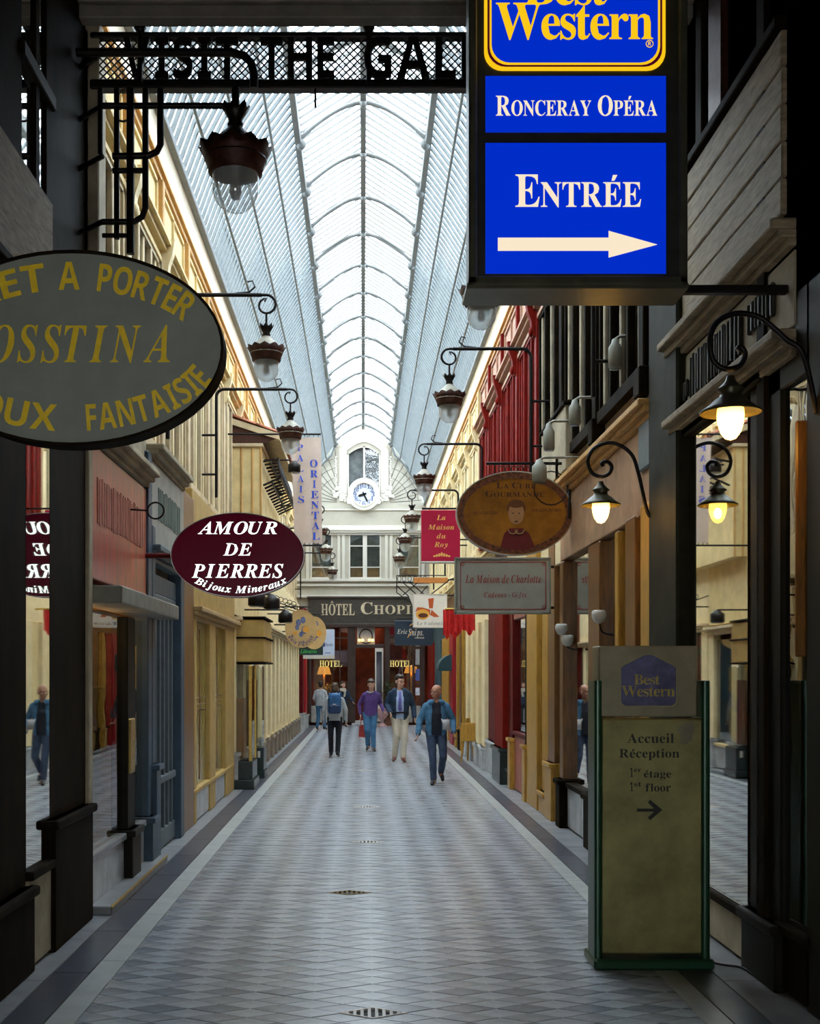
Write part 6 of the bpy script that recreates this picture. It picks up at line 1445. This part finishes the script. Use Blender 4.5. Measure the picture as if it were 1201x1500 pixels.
# person in grey jacket and jeans at the far left
E_J = dict(elbL=(-.26, .0, 1.14), wrL=(-.16, -.18, 1.05), elbR=(.26, .02, 1.14), wrR=(.22, -.14, 1.0), kneeL=(-.12, -.04, .50), ankL=(-.16, .02, .09), kneeR=(.10, -.06, .50), ankR=(.13, .0, .09))
TE, exE, hpE, dE = person('person in a grey jacket and blue jeans standing at the far left, seen from behind', -1.47, 39.9, 1.64, PI - .3, E_J, (.3, .1), GRYC, JEANB, BLSH, (HAIRB, 0), SKIN2)
# person with cream scarf near the hotel window
F_J = dict(elbL=(-.25, .0, 1.14), wrL=(-.16, -.2, 1.1), elbR=(.27, -.02, 1.16), wrR=(.36, -.16, .98), kneeL=(-.09, -.02, .50), ankL=(-.09, .02, .09), kneeR=(.09, -.02, .50), ankR=(.09, .02, .09))
TF, exF, hpF, dF = person('person with a cream scarf and dark jumper in front of the hotel window', -.74, 42.0, 1.62, .2, F_J, (.5, .0), NAVYC, BLKC, BLSH, (HAIRG, 1), SKIN2)
m = MB()
for i in range(3): m.tube([(.1 * math.cos(a), .10 * math.sin(a) - .02 - i * .01, 1.47 - .035 * i + .015 * math.sin(2 * a)) for a in [2 * PI * q / 16 for q in range(16)]], .035, 8, True)
m.tube([(.03, -.12, 1.42), (.06, -.15, 1.3), (.03, -.14, 1.18)], .035, 8); exF('scarf', m, SCARF)

dg = bpy.context.evaluated_depsgraph_get(); done = {}
for o, nm, mts in PEND:
    oe = o.evaluated_get(dg); me = bpy.data.meshes.new_from_object(oe, depsgraph=dg); done[o.name] = (me, nm, mts)
for T, o, s, rot in PEOPLE:
    me, nm, mts = done[o.name]
    cut, hem = o.get('_cut'), o.get('_hem')
    if nm in ('shirt', 'jumper'):      # straight hem
        bm = bmesh.new(); bm.from_mesh(me); hm = .88 if nm == 'shirt' else .87
        bmesh.ops.delete(bm, geom=[f for f in bm.faces if f.calc_center_median().z < hm and abs(f.calc_center_median().x) < .2], context='FACES'); bm.to_mesh(me); bm.free()
    if cut:      # open the jacket front, trim the hem
        bm = bmesh.new(); bm.from_mesh(me)
        kill = [f for f in bm.faces if (f.calc_center_median().y < -.03 and abs(f.calc_center_median().x) < cut - .06 * max(0, f.calc_center_median().z - 1.25) and f.calc_center_median().z > .7 and f.calc_center_median().z < 1.62) or (f.calc_center_median().z < hem - .02 and abs(f.calc_center_median().x) < .2)]
        bmesh.ops.delete(bm, geom=kill, context='FACES'); bm.to_mesh(me); bm.free()
    me.name = nm; me.materials.clear(); me.materials.append(mts)
    me.polygons.foreach_set('use_smooth', [True] * len(me.polygons))
    c = bpy.data.objects.new(nm, me); COL.objects.link(c); c.parent = T.o
    me.transform(Matrix.Rotation(rot, 4, 'Z') @ Matrix.Scale(s, 4))
for o, nm, mts in PEND: bpy.data.objects.remove(o)
for T in (TA, TB, TC, TD, TE, TF):     # stand each figure on the floor
    low = min((T.o.matrix_world @ v.co).z if False else v.co.z for ch in T.o.children if ch.name.startswith('shoe') for v in ch.data.vertices)
    T.o.location.z = -low
# things carried
T = Thing('backpack', 'blue backpack with black front pocket worn by the person in grey fleece', 'backpack', (-.66, 26.7, 1.2))
m = MB(); m.bbox(-.66 - .155, -.66 + .155, 26.66, 26.80, 1.0, 1.40, .05); m.ellipsoid((-.66, 26.73, 1.38), (.15, .075, .10), 18, 10); T.part('bag', m, PACK)
m = MB(); m.bbox(-.66 - .125, -.66 + .125, 26.61, 26.67, 1.0, 1.2, .03); T.part('front_pocket', m, mat('dark navy nylon', (.01, .03, .09), .5, 0, .2, 8))
for q in (-1, 1):
    m = MB(); m.tube([(-.66 + q * .09, 26.77, 1.40), (-.66 + q * .12, 26.85, 1.47), (-.66 + q * .13, 26.98, 1.46), (-.66 + q * .14, 27.05, 1.3), (-.66 + q * .12, 26.98, 1.08), (-.66 + q * .1, 26.8, 1.04)], .018, 6); T.part('strap', m, PACK)
m = MB(); m.box(-.66 - .04, -.66 + .04, 26.605, 26.61, 1.205, 1.225); T.part('badge', m, WHITE2)
bx, by, bz = XX(531, 28.7), 28.72, .82
T = Thing('handbag', 'small red leather bag held by the man in the purple jumper', 'bag', (bx, by, bz))
m = MB(); m.prism([(bx - .10, .36), (bx + .07, .34), (bx + .09, .60), (bx + .0, .66), (bx - .08, .62)], by - .04, by + .05); T.part('bag', m, REDBAG)
m = MB(); m.tube([(bx - .05, by, .62), (bx - .035, by, .76), (bx + .01, by, .80), (bx + .05, by, .74), (bx + .05, by, .62)], .01, 6); T.part('handle', m, REDBAG)
